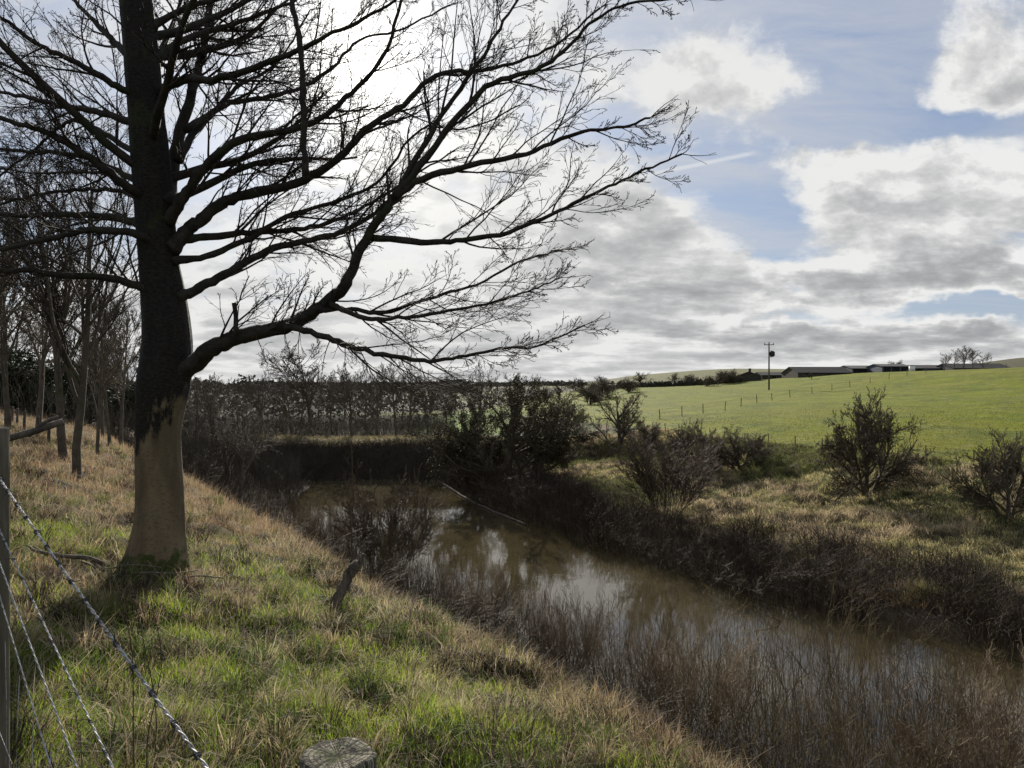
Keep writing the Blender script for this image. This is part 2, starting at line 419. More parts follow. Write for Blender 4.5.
def rdist(x,y):
    x=np.asarray(x,float); y=np.asarray(y,float)
    best=np.full(x.shape,1e9); sg=np.ones(x.shape)
    for (ax,ay),(bx,by) in zip(RE[:-1],RE[1:]):
        dx,dy=bx-ax,by-ay; L=dx*dx+dy*dy
        t=np.clip(((x-ax)*dx+(y-ay)*dy)/L,0,1)
        d=np.hypot(x-ax-t*dx,y-ay-t*dy)
        c=(x-ax)*dy-(y-ay)*dx
        m=d<best
        best=np.where(m,d,best); sg=np.where(m,np.sign(c),sg)
    r=best*sg; e=edge_off(y-.3*np.clip(r,0,12))
    return np.where(r<e,r-e,np.where(r<12,(r-e)*12/(12-e),r))
def bankpt(Y,r):
    """point on the far bank, r metres up from the water edge met at depth Y"""
    Y=np.asarray(Y,float); r=np.asarray(r,float); e=edge_off(Y)
    ro=np.where(r<0,r+e,np.where(r<12,e+r*(12-e)/12,r))
    return np.interp(Y,RE[:,1],RE[:,0])+ro*.915, Y+ro*.4
def ucoord(x,y):
    u=x+.66*y
    Uw=spl(y,[-50,30,38,48,62,75,200],[15.2,15.2,15.8,18,25,30,30])
    return u, u*15.2/Uw
def H(x,y):
    x=np.asarray(x,float); y=np.asarray(y,float)
    u,ue=ucoord(x,y)
    u2=u-3.2*sm(30,70,y)*0
    ul=np.where(ue>7,ue,np.where(u<4.5,u,u+(ue-u)*sm(4.5,9,u)))
    dL=spl(ul,[-60,-25,-8,-2,0,1.5,3,4.4,6,9,12,15,17,40],[-2.6,-1.6,.35,1.35,1.62,1.95,2.22,2.52,3.65,5.9,7.3,8.0,8.6,9.5])
    zL=EYE-dL
    # far end of the near bank is lifted towards the dam
    zL=np.where(y>44,np.maximum(zL,(-3.6-5.0*sm(11.0,16.5,ue+1.5*(vnoise(x*.25,y*.25,3)-.5)))*sm(44,58,y)+zL*(1-sm(44,58,y))),zL)
    r=rdist(x,y)
    zR=spl(r,[-12,-1.5,0,1.2,6,12,17,21.6,27,45,90,125,180,400,2000],[-9,-7.4,-6.38,-6.0,-5.55,-4.95,-4.25,-2.9,-2.35,-1.45,.75,1.75,1.6,0,-3])
    zR=zR+3.2*sm(45,105,x)*sm(60,110,r)*(1-sm(300,600,y))
    # right bank only valid up the valley side
    zR=zR-5.0*sm(95,240,y)*(1-sm(-20,35,x))
    yd=y+1.1*(fbm(x*.35,y*.1,21,3)-.5)
    zD=spl(yd,[0,61.5,63.5,67.2,68.5,75,110,250,600],[-9,-9,-6.6,-3.55,-3.3,-3.7,-4.6,-6.5,-6])+.5*(fbm(x*.12+9,y*.1,22,3)-.5)*sm(63,67,y)
    z=np.maximum(np.maximum(zL,zR),zD)
    # rough small relief
    dist=np.hypot(x,y)
    z=z+.19*(fbm(x*2.1,y*2.1,6,2)-.5)*sm(1.2,3,dist)*(1-sm(16,26,dist))*sm(-.2,2.5,z-WZ)
    am=.12*sm(1.0,4,dist)*(1-sm(60,120,dist))*sm(-.2,2.5,z-WZ)
    z=z+am*(fbm(x*1.3,y*1.3,5,3)-.5)*1.7*(1-sm(22,30,r))
    z=z+.5*(fbm(x*.13,y*.13,9,3)-.5)*sm(1.0,6,r)*(1-sm(20,26,r))
    z=z+.55*(fbm(x*.9,y*.9,11,3)-.5)*sm(1,4,r)*(1-sm(20,24,r))
    z=z+.25*(fbm(x*.05,y*.05,12,2)-.5)*sm(24,50,r)
    # distant hills
    px=np.where(y>1,x/np.maximum(y,1)*F+512,np.where(x>0,3000,-3000))
    A=spl(px,[-3000,-200,100,420,560,600,640,740,800,900,960,1024,1200,3000],[14,10,3,0,2,7,14,22,21,21,24,32,38,36])
    zf=A*sm(330,1100,dist)+(-5+5*sm(330,900,dist))
    zf=zf-(dist-1150)*.02*(dist>1150)
    z=z+(zf-z)*sm(260,430,dist)
    return z
# ------------------------------------------------------------------ ground sheet
def at(px, Y):
    x = (px-512)/F*Y
    return np.array([x, Y, float(H(np.array([x]), np.array([float(Y)]))[0])])
def lerp(a, b, t): return a*(1-t[:, None]) + np.asarray(b)*t[:, None]
def strawness(x, y):
    u = x+.66*y
    n = fbm(x*.55, y*.55, 31, 4)
    s = (n-.52)*3.2
    s = s + 1.6*sm(8.0, 12.0, y) + 1.5*sm(3.3, 4.6, u) + .9*sm(-.6, -1.6, u)
    s = s - .5*sm(7.5, 4, y)
    return np.clip(s+.35, 0, 1)
def ground_col(x, y, z):
    x = np.asarray(x); u, ue = ucoord(x, y); r = rdist(x, y); dist = np.hypot(x, y)
    n = fbm(x*.7, y*.7, 41, 4); n2 = fbm(x*.08, y*.08, 42, 4); n3 = fbm(x*2.7, y*2.7, 43, 3)
    c = np.tile(np.array([.055, .075, .022]), (len(x), 1))
    st = strawness(x, y)
    c = lerp(c, (.10, .073, .04), st*.9)
    c = lerp(c, (.022, .017, .010), sm(.50, .64, n3)*.75)
    # near bank below the crest: darker brown ground
    c = lerp(c, (.055, .038, .026), sm(5.0, 7.0, u)*(r < -1)*(y < 62))
    # far bank
    right = sm(-.5, 1.0, r)
    cr = np.tile(np.array([.13, .125, .05]), (len(x), 1))
    cr = lerp(cr, (.15, .11, .068), sm(.42, .62, n))
    cr = lerp(cr, (.035, .03, .018), sm(.48, .62, fbm(x*1.9, y*1.9, 50, 3)))  # shade between tufts put into the ground colour
    cr = lerp(cr, (.07, .085, .025), sm(.50, .64, fbm(x*.22, y*.22, 44, 3))*.9)
    cr = lerp(cr, (.035, .027, .019), 1-sm(3.0, 6.5, r+4*(n-.5)))
    fld = np.tile(np.array([.135, .155, .010]), (len(x), 1))
    fld = lerp(fld, (.155, .155, .018), sm(.35, .7, n2)*.7)
    fld = lerp(fld, (.075, .098, .018), sm(.5, .75, fbm(x*.35, y*.35, 45, 4))*.6)
    fld = lerp(fld, (.10, .125, .014), sm(.52, .66, fbm(x*.30+y*.1, y*.05-x*.03, 58, 4))*.55)
    fld = lerp(fld, (.20, .185, .06), sm(.60, .72, fbm(x*.9, y*.9, 59, 3))*.45)
    tr_ = np.minimum(np.abs(r-31-2.5*np.sin(y*.05)), np.abs(r-33-2.5*np.sin(y*.05)))
    fld = lerp(fld, (.085, .095, .02), (1-sm(.18, .45, tr_))*.55*sm(.35, .5, fbm(x*.2, y*.2, 60, 2)))
    cr = lerp(cr, fld, sm(21.5, 23.0, r))
    c = lerp(c, cr, right)
    # dam and valley floor
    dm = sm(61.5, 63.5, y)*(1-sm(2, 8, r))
    cd = np.tile(np.array([.034, .028, .02]), (len(x), 1))  # dam face: its shade is put into this dark ground tone
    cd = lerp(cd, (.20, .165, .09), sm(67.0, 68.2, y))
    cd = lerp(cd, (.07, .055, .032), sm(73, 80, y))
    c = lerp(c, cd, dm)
    vf = np.tile(np.array([.035, .029, .019]), (len(x), 1))
    vf = lerp(vf, (.055, .062, .024), sm(.52, .60, fbm(x*.012+3, y*.012, 46, 2)))
    vf = lerp(vf, (.055, .048, .032), sm(.55, .6, fbm(x*.009, y*.014+5, 47, 2)))
    c = lerp(c, vf, sm(84, 100, y)*(1-sm(4, 22, r)))
    # bright patch of pasture seen between the trees beyond the dam
    c = lerp(c, (.13, .19, .03), sm(86, 92, y)*(1-sm(135, 150, y))*sm(-16, -12, x)*(1-sm(-3, 2, x)))
    far = np.tile(np.array([.11, .105, .055]), (len(x), 1))
    far = lerp(far, (.10, .088, .06), sm(.45, .60, fbm(x*.006, y*.006, 48, 3)))
    px = x/np.maximum(y, 1)*F+512
    hill = sm(560, 640, dist)*sm(590, 640, px)
    moor = sm(215, 250, dist)*(1-sm(520, 560, dist))
    c = lerp(c, far, sm(215, 260, dist)*(y > 0))
    c = lerp(c, (.075, .068, .052), moor*(y > 0)*.8)
    c = lerp(c, (.035, .031, .024), (1-sm(470, 560, px))*sm(190, 240, dist)*(1-sm(560, 720, dist))*.92*(y > 0))
    c = lerp(c, (.13, .14, .05), sm(.50, .56, fbm(px*.03, dist*.02, 57, 2))*sm(380, 420, px)*(1-sm(600, 640, px))*sm(230, 260, dist)*(1-sm(700, 800, dist))*(y > 0))
    c = lerp(c, (.12, .118, .052), hill)
    c = lerp(c, (.07, .06, .05), sm(.5, .6, fbm(x*.01, y*.003, 49, 2))*hill*.35)
    c = lerp(c, (.075, .066, .042), sm(900, 960, px)*hill*.8)
    return c
ang = np.concatenate([np.linspace(-44, 44, 1150, endpoint=False), np.linspace(44, 316, 260, endpoint=False)])
ang = np.radians(ang); na = len(ang)
rad = np.concatenate([[0.0], .35*np.exp(np.linspace(0, math.log(2400/.35), 760))]); nr = len(rad)
AA, RR = np.meshgrid(ang, rad[1:])
X = (np.sin(AA)*RR).ravel(); Y = (np.cos(AA)*RR).ravel()
Z = H(X, Y)
X = np.r_[0, X]; Y = np.r_[0, Y]; Z = np.r_[H(np.array([0.]), np.array([0.])), Z]
i = np.arange(nr-2)[:, None]*na; j = np.arange(na)[None, :]; j2 = (j+1) % na
quads = np.stack([1+i+j, 1+i+na+j, 1+i+na+j2, 1+i+j2], -1).reshape(-1, 4)
tris = np.stack([np.zeros(na, int), 1+np.arange(na), 1+(np.arange(na)+1) % na], -1)
# winding: faces up
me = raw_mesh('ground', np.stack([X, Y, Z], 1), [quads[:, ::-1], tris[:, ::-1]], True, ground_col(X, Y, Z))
ground = link_mesh('ground', me, None, M['ground'])
if me.polygons[10].normal.z < 0:
    me.flip_normals()
tag(ground, 'grassy valley ground with steep banks falling to the brown water', 'ground', kind='structure')

w = MB()
xs = [-60, 70]; ys = [-70, 66]
w.add([(xs[0], ys[0], WZ), (xs[1], ys[0], WZ), (xs[1], ys[1], WZ), (xs[0], ys[1], WZ)], [(0, 1, 2, 3)])
water = w.build('water', M['water']); tag(water, 'still brown water between the two banks', 'water', kind='structure')
# ------------------------------------------------------------------ grass
def blades(P, h, wd, az, lean, col, droop=.6):
    """P (n,3) roots; h, wd, az, lean (n,) ; five verts a blade"""
    n = len(P); d = np.stack([np.cos(az), np.sin(az), np.zeros(n)], 1); s = np.stack([-np.sin(az), np.cos(az), np.zeros(n)], 1)
    tw = rng.uniform(-1.5, 1.5, n); s = s*np.cos(tw)[:, None]+d*np.sin(tw)[:, None]
    up = np.array([0, 0, 1.])
    mid = P + (h*.55)[:, None]*(up*np.cos(lean*.6)[:, None] + d*np.sin(lean*.6)[:, None])
    l2 = lean*(1+droop)
    tip = mid + (h*.5)[:, None]*(up*np.cos(l2)[:, None] + d*np.sin(l2)[:, None])
    w2 = (wd/2)[:, None]
    V = np.stack([P-s*w2, P+s*w2, mid+s*w2*.8, mid-s*w2*.8, tip], 1).reshape(-1, 3)
    b = np.arange(n)[:, None]*5
    return V, b+np.array([[0, 1, 2, 3]]), b+np.array([[3, 2, 4]]), np.repeat(col, 5, 0)
def blade_mesh(name, sets, mat):
    V = []; q = []; t = []; C = []; n = 0
    for a, b, c, d in sets:
        V.append(a); q.append(b+n); t.append(c+n); C.append(d); n += len(a)
    me = raw_mesh(name, np.concatenate(V), [np.concatenate(q), np.concatenate(t)], False, np.concatenate(C))
    return link_mesh(name, me, None, mat)
def scatter(n, y0, y1, p0, p1, pw):
    """spread over the ground in front, thinning with distance"""
    t = rng.uniform(0, 1, n)
    if pw == 0: Yv = y0*(y1/y0)**t
    else: Yv = (y0**pw+t*(y1**pw-y0**pw))**(1/pw)
    px = rng.uniform(p0, p1, n); return (px-512)/F*Yv, Yv
def vary(c, n, a=.25):
    return np.asarray(c)*rng.uniform(1-a, 1+a, (n, 1))*rng.uniform(.93, 1.07, (n, 3))
def H1(x, y): return H(np.asarray(x, float), np.asarray(y, float))
TX, TY = -3.55, 7.6            # foot of the big tree

# short living grass
x, y = scatter(300000, .9, 14, -330, 1000, .35)
u = x+.66*y; st = strawness(x, y)
k = (u < 5.4) & (rng.uniform(0, 1, len(x)) > st*.93) & (np.hypot(x-TX, y-TY) > .30)
x, y, st = x[k], y[k], st[k]; n = len(x)
pn = fbm(x*2.2, y*2.2, 71, 3)
c = vary((.19, .26, .028), n, .45); c = lerp(c, (.33, .39, .06), sm(.5, .72, pn)*rng.uniform(.2, 1, n))
c = lerp(c, (.06, .095, .022), sm(.5, .3, pn)*.8)
dry = rng.uniform(0, 1, n) < .14+.2*st
c[dry] = vary((.34, .28, .15), dry.sum(), .3)
hh = rng.uniform(.05, .13, n)*(.75+.7*pn)
g1 = blades(np.stack([x, y, H1(x, y)-.005], 1), hh, rng.uniform(.0022, .0042, n)*(1+y*.09), rng.uniform(0, 6.28, n), rng.uniform(.1, .9, n), c)
grass = blade_mesh('grass', [g1], M['blade']); tag(grass, 'short bright green grass on the near bank', 'grass', kind='stuff')

# dead standing and matted grass
sets = []
x, y = scatter(300000, .9, 60, -330, 900, .3)
u, ue = ucoord(x, y); st = strawness(x, y)
k = (ue < 7.5) & (rng.uniform(0, 1, len(x)) < np.clip(st+.10, 0, 1)) & (np.hypot(x-TX, y-TY) > .30) & (y < 58)
x, y, u = x[k], y[k], u[k]; n = len(x)
pn = fbm(x*.9, y*.9, 72, 4); p2 = fbm(x*3, y*3, 73, 2)
c = vary((.46, .38, .22), n, .4)
c = lerp(c, (.34, .235, .14), sm(.42, .6, pn)*rng.uniform(.3, 1, n))
c = lerp(c, (.10, .07, .045), sm(.50, .66, p2)*.85)
gr = rng.uniform(0, 1, n) < .16*sm(.6, .4, pn); c[gr] = vary((.14, .17, .04), gr.sum(), .3)
c = lerp(c, vary((.37, .25, .155), n, .3), sm(9, 13, y)*.65*(rng.uniform(0, 1, n) < .8)+0)
tall = sm(3.6, 4.6, u)*.6 + sm(9, 13, y)*.7
hh = rng.uniform(.05, .16, n)*(1+tall*1.3)*(.6+.8*pn)
sets.append(blades(np.stack([x, y, H1(x, y)-.01], 1), hh, rng.uniform(.0022, .0045, n)*(1+y*.10), rng.uniform(0, 6.28, n), rng.uniform(.15, 1.25, n), c))
# drooping tussocks
x, y = scatter(3600, 1.3, 30, -300, 800, .7)
u = x+.66*y; k = (u < 6.2); x, y = x[k], y[k]; nt_ = len(x); m_ = 46
cx = np.repeat(x, m_); cy = np.repeat(y, m_); az = rng.uniform(0, 6.28, nt_*m_)
sz = np.repeat(rng.uniform(.6, 1.3, nt_), m_)
ro = rng.uniform(0, .07, nt_*m_)*sz
X_ = cx+np.cos(az)*ro; Y_ = cy+np.sin(az)*ro
tc_ = vary((.33, .27, .16), nt_, .4); dark = rng.uniform(0, 1, nt_) < .5; tc_[dark] = vary((.06, .044, .034), dark.sum(), .3)
tg = rng.uniform(0, 1, nt_) < .22; tc_[tg] = vary((.11, .15, .035), tg.sum(), .3)
c = np.repeat(tc_, m_, 0)*rng.uniform(.6, 1.4, (nt_*m_, 1))
k = np.hypot(X_-TX, Y_-TY) > .3
sets.append(blades(np.stack([X_, Y_, H1(X_, Y_)-.01], 1)[k], (rng.uniform(.14, .32, nt_*m_)*sz)[k], (rng.uniform(.003, .0055, nt_*m_)*(1+cy*.05))[k], az[k], rng.uniform(.35, 1.35, nt_*m_)[k], c[k], .9))
# matted straws lying in every direction
x, y = scatter(9000, 1.2, 12, -250, 760, .8); u = x+.66*y; k = u < 4.8; x, y = x[k], y[k]; n = len(x)
c = vary((.42, .35, .24), n, .35)
sets.append(blades(np.stack([x, y, H1(x, y)+rng.uniform(.01, .05, n)], 1), rng.uniform(.15, .42, n), rng.uniform(.002, .004, n), rng.uniform(0, 6.28, n), rng.uniform(1.3, 1.62, n), c, .0))
dead = blade_mesh('dead_grass', sets, M['dead']); tag(dead, 'straw coloured dead grass and tussocks along the crest of the near bank', 'dead grass', kind='stuff')

# rough pasture on the far bank, tussock by tussock
def band(n, r0, r1, ymin, ymax):
    s = rng.uniform(0, 1, n)**1.25
    yy = ymin+(ymax-ymin)*s; rr = rng.uniform(r0, r1, n)
    return bankpt(yy, rr)
x, y = band(30000, 1.5, 22.6, 12, 66); m_ = 9
rv = rdist(x, y); k = (rv > 1.2+2.5*fbm(x*.3, y*.3, 64, 2)) & (rv < 23.2) & (y > 8); x, y, rv = x[k], y[k], rv[k]; n0 = len(x)
pn = fbm(x*.5, y*.5, 81, 3); p2 = fbm(x*.16, y*.16, 82, 3)
tc_ = vary((.44, .39, .19), n0, .4); tc_ = lerp(tc_, (.50, .40, .26), sm(.4, .6, pn)*.9); tc_ = lerp(tc_, (.13, .155, .04), sm(.5, .62, p2)*.85)  # pale tuft highlights are part of the blade colour
tc_ = lerp(tc_, (.17, .11, .07), (1-sm(3, 7, rv+4*(pn-.5)))*.8)
dk0 = sm(.50, .62, fbm(x*1.9, y*1.9, 50, 3)); tc_ = lerp(tc_, (.06, .05, .03), dk0*.85)  # dark gaps between tufts: shade put into the blade colour
rep = lambda a: np.repeat(a, m_, 0)
az = rng.uniform(0, 6.28, n0*m_); ro = rng.uniform(0, .22, n0*m_)
X_, Y_ = rep(x)+np.cos(az)*ro, rep(y)+np.sin(az)*ro
g3 = blades(np.stack([X_, Y_, H1(X_, Y_)-.02], 1), rng.uniform(.16, .45, n0*m_)*rep(.6+.8*pn), rng.uniform(.014, .03, n0*m_)*(.6+rep(y)*.012), az, rng.uniform(.3, 1.3, n0*m_), rep(tc_)*rng.uniform(.6, 1.4, (n0*m_, 1)), .8)
# short turf of the upper field
x, y = band(150000, 21.8, 75, 2, 110); k = (y > 6) & (rng.uniform(0, 1, len(y)) > sm(45, 100, y)); x, y = x[k], y[k]; n = len(x)
pn = fbm(x*.35, y*.35, 45, 4); p2 = fbm(x*.08, y*.08, 42, 4)
c = vary((.165, .185, .010), n, .3); c = lerp(c, (.20, .20, .02), sm(.35, .7, p2)*.7); c = lerp(c, (.085, .11, .02), sm(.5, .75, pn)*.6)
g4 = blades(np.stack([x, y, H1(x, y)-.01], 1), rng.uniform(.05, .13, n), rng.uniform(.02, .05, n)*(.6+y*.012), rng.uniform(0, 6.28, n), rng.uniform(.2, 1.3, n), c, .5)
# pale grass on top of the dam
x = rng.uniform(-40, -2, 14000); y = rng.uniform(66.5, 74, 14000); n = len(x)
c = vary((.30, .25, .13), n, .35)
g5 = blades(np.stack([x, y, H1(x, y)-.02], 1), rng.uniform(.15, .4, n), rng.uniform(.02, .045, n), rng.uniform(0, 6.28, n), rng.uniform(.2, 1.2, n), c)
rough = blade_mesh('rough_grass', [g3, g4, g5], M['dead']); tag(rough, 'tufted pasture on the far bank, the field and the dam top', 'rough grass', kind='stuff')

# ------------------------------------------------------------------ branching plants
def rot_about(v, axis, a):
    return v*math.cos(a)+np.cross(axis, v)*math.sin(a)+axis*np.dot(axis, v)*(1-math.cos(a))
def unit(v): return v/(math.sqrt(v[0]*v[0]+v[1]*v[1]+v[2]*v[2])+1e-12)
def grow(out, p, d, L, r0, lv, cf):
    """out[level] = list of (pts, rad).  cf: n, k, len, ang, wig, up, taper, t0 per level"""
    n = cf['n'][lv]; step = L/n; pts = [p]; ds = [d]
    W = rng.normal(0, cf['wig'][lv], (n, 3)); up = cf['up'][lv]
    for i in range(n):
        d = d+W[i]; d[2] += up; d = unit(d); p = p+d*step; pts.append(p); ds.append(d)
    tt = np.linspace(0, 1, n+1); rad = r0*(1-cf['taper'][lv]*tt)
    rad = np.maximum(rad, cf.get('rmin', .003)); out[lv].append((np.array(pts), rad))
    if lv+1 < len(cf['n']):
        K = cf['k'][lv]; K = int(K*rng.uniform(.75, 1.25)+.5)
        for j in range(K):
            t = cf['t0'][lv]+(1-cf['t0'][lv])*(j+rng.uniform(0, 1))/K; t = min(t, .99)
            i = min(int(t*n), n-1); f = t*n-i
            q = pts[i]*(1-f)+pts[i+1]*f; dd = ds[i+1]
            ax = unit(np.cross(dd, rng.normal(0, 1, 3))); a = cf['ang'][lv]*rng.uniform(.65, 1.35)
            nd = unit(rot_about(dd, ax, a))
            grow(out, q, nd, L*cf['len'][lv]*rng.uniform(.6, 1.15)*(1.15-.6*t), (rad[i]*(1-f)+rad[i+1]*f)*cf.get('rk', .6), lv+1, cf)
def to_mb(lists, S):
    mb = MB(); by = {}
    for pts, rad in lists: by.setdefault(len(pts), []).append((pts, rad))
    for v in by.values():
        mb.tubes(np.array([a for a, b in v]), np.array([b for a, b in v]), S, cap=False)
    return mb
n_plant = 0
def plant(name, cf, stems, mat, mat2=None, split=1, names=('trunk', 'crown'), S0=7, S1=3, leaves=None):
    """an Empty at the foot with a woody part and a twig part"""
    global rng, n_plant
    n_plant += 1; rng = np.random.default_rng(100+n_plant*7)
    out = [[] for _ in cf['n']]
    for (p, d, L, r) in stems: grow(out, np.array(p, float), unit(np.array(d, float)), L, r, 0, cf)
    root = empty(name, (0, 0, 0))
    a = MB()
    for l in out[:split]:
        if l:
            b = to_mb(l, S0)
            for V in b.V: pass
            a.V += b.V
            for k_, f in b.F.items(): a.F.setdefault(k_, []).extend([x_+a.n for x_ in f])
            a.n += b.n
    a.build(names[0], mat, root, True)
    c = MB()
    for l in out[split:]:
        b = to_mb(l, S1); c.V += b.V
        for k_, f in b.F.items(): c.F.setdefault(k_, []).extend([x_+c.n for x_ in f])
        c.n += b.n
    if c.n: c.build(names[1], mat2 or mat, root, True)
    if leaves:
        nlf, size, lvl, lmat, lname, frac = leaves
        pts = np.concatenate([p_ for l in out[lvl:] for p_, _ in l])
        pts = pts[rng.uniform(0, 1, len(pts)) < frac] if frac < 1 else pts
        sel = pts[rng.integers(0, len(pts), nlf)]+rng.normal(0, size*2.2, (nlf, 3))
        e1 = rng.normal(0, 1, (nlf, 3)); e1 /= np.linalg.norm(e1, axis=1, keepdims=True)
        e2 = np.cross(e1, rng.normal(0, 1, (nlf, 3))); e2 /= np.linalg.norm(e2, axis=1, keepdims=True)
        s_ = rng.uniform(.6, 1.3, (nlf, 1))*size
        V = np.stack([sel-e1*s_, sel+e2*s_*.7, sel+e1*s_, sel-e2*s_*.7], 1).reshape(-1, 3)
        link_mesh(lname, raw_mesh(lname, V, [np.arange(nlf*4).reshape(-1, 4)]), root, lmat)
    return root
def around(n, r, lean, L, rad, jit=.25):
    o = []
    for i in range(n):
        a = i/n*6.283+rng.uniform(-.4, .4); q = rng.uniform(.3, 1)
        l_ = lean*rng.uniform(.3, 1.15)
        o.append(((math.cos(a)*r*q, math.sin(a)*r*q, -.1), (math.cos(a)*l_, math.sin(a)*l_, 1), L*rng.uniform(1-jit, 1+jit*.4), rad*rng.uniform(.6, 1.1)))
    return o

PROTO = {}
def willow_cf(): return dict(n=[9, 5, 4], k=[8, 5], len=[.42, .5], ang=[.6, .6], wig=[.06, .09, .12], up=[.05, .08, .05], taper=[.8, .75, .6], t0=[.22, .15], rmin=.0035, rk=.6)
for v in range(4):
    PROTO['willow', v] = plant('willow_shrub', willow_cf(), around(6+2*v, .4+.1*v, .75, 3.0, .017), M['willow'], None, 1, ('stem', 'twig'), 4)
def bush_cf(): return dict(n=[8, 6, 4], k=[9, 6], len=[.48, .42], ang=[.7, .8], wig=[.13, .18, .2], up=[.02, .03, .02], taper=[.8, .75, .6], t0=[.15, .12], rmin=.0045, rk=.6)
for v in range(3):
    PROTO['bush', v] = plant('bank_bush', bush_cf(), around(13, .7, 1.5, 2.3, .017), M['brush' if v == 1 else 'darkbrush'], None, 1, ('stem', 'twig'), 4)
def fan_cf(): return dict(n=[9, 6, 4], k=[10, 6], len=[.40, .45], ang=[.5, .55], wig=[.06, .11, .14], up=[.035, .05, .03], taper=[.8, .75, .6], t0=[.25, .15], rmin=.0042, rk=.6)
for v in range(2):
    PROTO['fan', v] = plant('fan_shaped_bush', dict(fan_cf(), rmin=.0085 if v == 0 else .005, k=[14, 8] if v == 0 else [12, 7]), around(34-8*v, .5, .85, 3.2, .018), M['bracken' if v else 'brush'], None, 1, ('stem', 'twig'), 4)
def haw_cf(): return dict(n=[5, 8, 6, 4, 3], k=[13, 12, 9, 4], len=[1.1, .5, .42, .45], ang=[.8, .65, .7, .75], wig=[.10, .17, .19, .2, .2], up=[.03, .015, .02, .01, 0], taper=[.45, .8, .75, .6, .5], t0=[.15, .15, .12, .1], rmin=.0055, rk=.62)
for v in range(3):
    PROTO['haw', v] = plant('hawthorn_tree', haw_cf(), [((0, 0, -.15), (.12-.12*v, .08, 1), 2.0, .10), ((.12, .1, -.15), (.45, -.1*v, 1), 1.8, .06), ((-.12, .1, -.15), (-.5, .2, 1), 1.7, .055)][:3 if v != 1 else 1], M['hawthorn'], None, 2)
def bare_cf(): return dict(n=[8, 9, 6, 4, 3], k=[13, 10, 8, 4], len=[.72, .42, .42, .45], ang=[.85, .6, .6, .6], wig=[.04, .09, .12, .15, .15], up=[.0, .05, .05, .03, 0], taper=[.75, .75, .7, .6, .5], t0=[.28, .2, .15, .15], rmin=.011, rk=.55)
for v in range(4):
    PROTO['bare', v] = plant('bare_tree', bare_cf(), [((0, 0, -.2), (.05*v-.1, 0, 1), 6.2, .15)], M['farbark'], None, 2)
cfb = bare_cf(); cfb.update(k=[16, 11, 8, 3], rmin=.004, ang=[.62, .5, .6, .6], up=[0, .10, .06, .03, 0], t0=[.24, .15, .15, .1], len=[.62, .42, .42, .4])
for v in range(2):
    PROTO['beech', v] = plant('young_beech_tree', cfb, [((0, 0, -.1), (.04, .0, 1), 7.6, .115)], M['beech'], M['twig'], 2, S0=9)
cft = bare_cf(); cft.update(k=[12, 6, 4, 3], rmin=.014, ang=[.55, .45, .5, .5], up=[0, .12, .06, .03, 0])
PROTO['tall', 0] = plant('slender_tree', cft, [((0, 0, -.2), (.0, 0, 1), 7.4, .13), ((.1, 0, -.2), (-.2, 0, 1), 5.5, .10)], M['farbark'], None, 2)
cfi = haw_cf(); cfi.update(k=[9, 8, 6, 3])
PROTO['dense', 0] = plant('dense_tree', cfi, [((0, 0, -.15), (0, 0, 1), 2.4, .13), ((.4, .1, -.15), (.5, 0, 1), 2.2, .10), ((-.4, .1, -.15), (-.5, 0, 1), 2.2, .10)], M['hawthorn'], None, 2, leaves=(24000, .026, 2, M['oldleaf'], 'leaf', 1))
PROTO['ivytree', 0] = plant('ivy_clad_tree', cfi, [((0, 0, -.15), (0, 0, 1), 2.8, .18), ((.2, .1, -.15), (.3, 0, 1), 2.6, .12)], M['hawthorn'], None, 2, leaves=(26000, .06, 1, M['ivy'], 'ivy', 1))
cfs = dict(n=[12, 4, 3], k=[9, 3], len=[.16, .5], ang=[.6, .6], wig=[.05, .1, .1], up=[.02, .08, 0], taper=[.8, .7, .5], t0=[.3, .3], rmin=.0028, rk=.5)
PROTO['sapling', 0] = plant('sapling', cfs, [((0, 0, -.05), (-.03, 0, 1), 2.3, .012), ((.05, 0, -.05), (.12, 0, 1), 1.5, .008)], M['brush'], None, 1, ('stem', 'twig'), 5)
used = {}
GROUPS = {}
def put(key, px, Y, height, label, cat, group=None, name=None, rz=None, wid=1.0, loc=None, sink=0.0, mat=None):
    """a plant of this kind standing on the ground at that place, scaled to that height"""
    src = PROTO[key]
    o = copy_tree(src) if key in used else src
    used[key] = 1
    if 'h' not in src: src['h'] = 0
    hgt = HT[key]
    s = height/hgt
    p = at(px, Y) if loc is None else loc
    o.location = (p[0], p[1], p[2]-sink); o.scale = (s*wid, s*wid, s)
    o.rotation_euler = (0, 0, rng.uniform(0, 6.28) if rz is None else rz)
    if name: o.name = name
    if 'h' in o: del o['h']
    tag(o, label, cat, group)
    return o
HT = {}
for key, root in PROTO.items():
    HT[key] = max(max((v.co.z for v in ch.data.vertices), default=1) for ch in root.children)
# ------------------------------------------------------------------ the big tree
rng = np.random.default_rng(41)
TZ = float(H1([TX], [TY])[0])
big = empty('bare_tree', (TX, TY, TZ))
tag(big, 'big leafless tree with black upper trunk and tan mossy foot, in front of the sun', 'tree')
def tp(px, py, off=0.0):
    Yd = TY+off; return np.array([(px-512)/F*Yd-TX, Yd-TY, EYE-(py-384)/F*Yd-TZ])
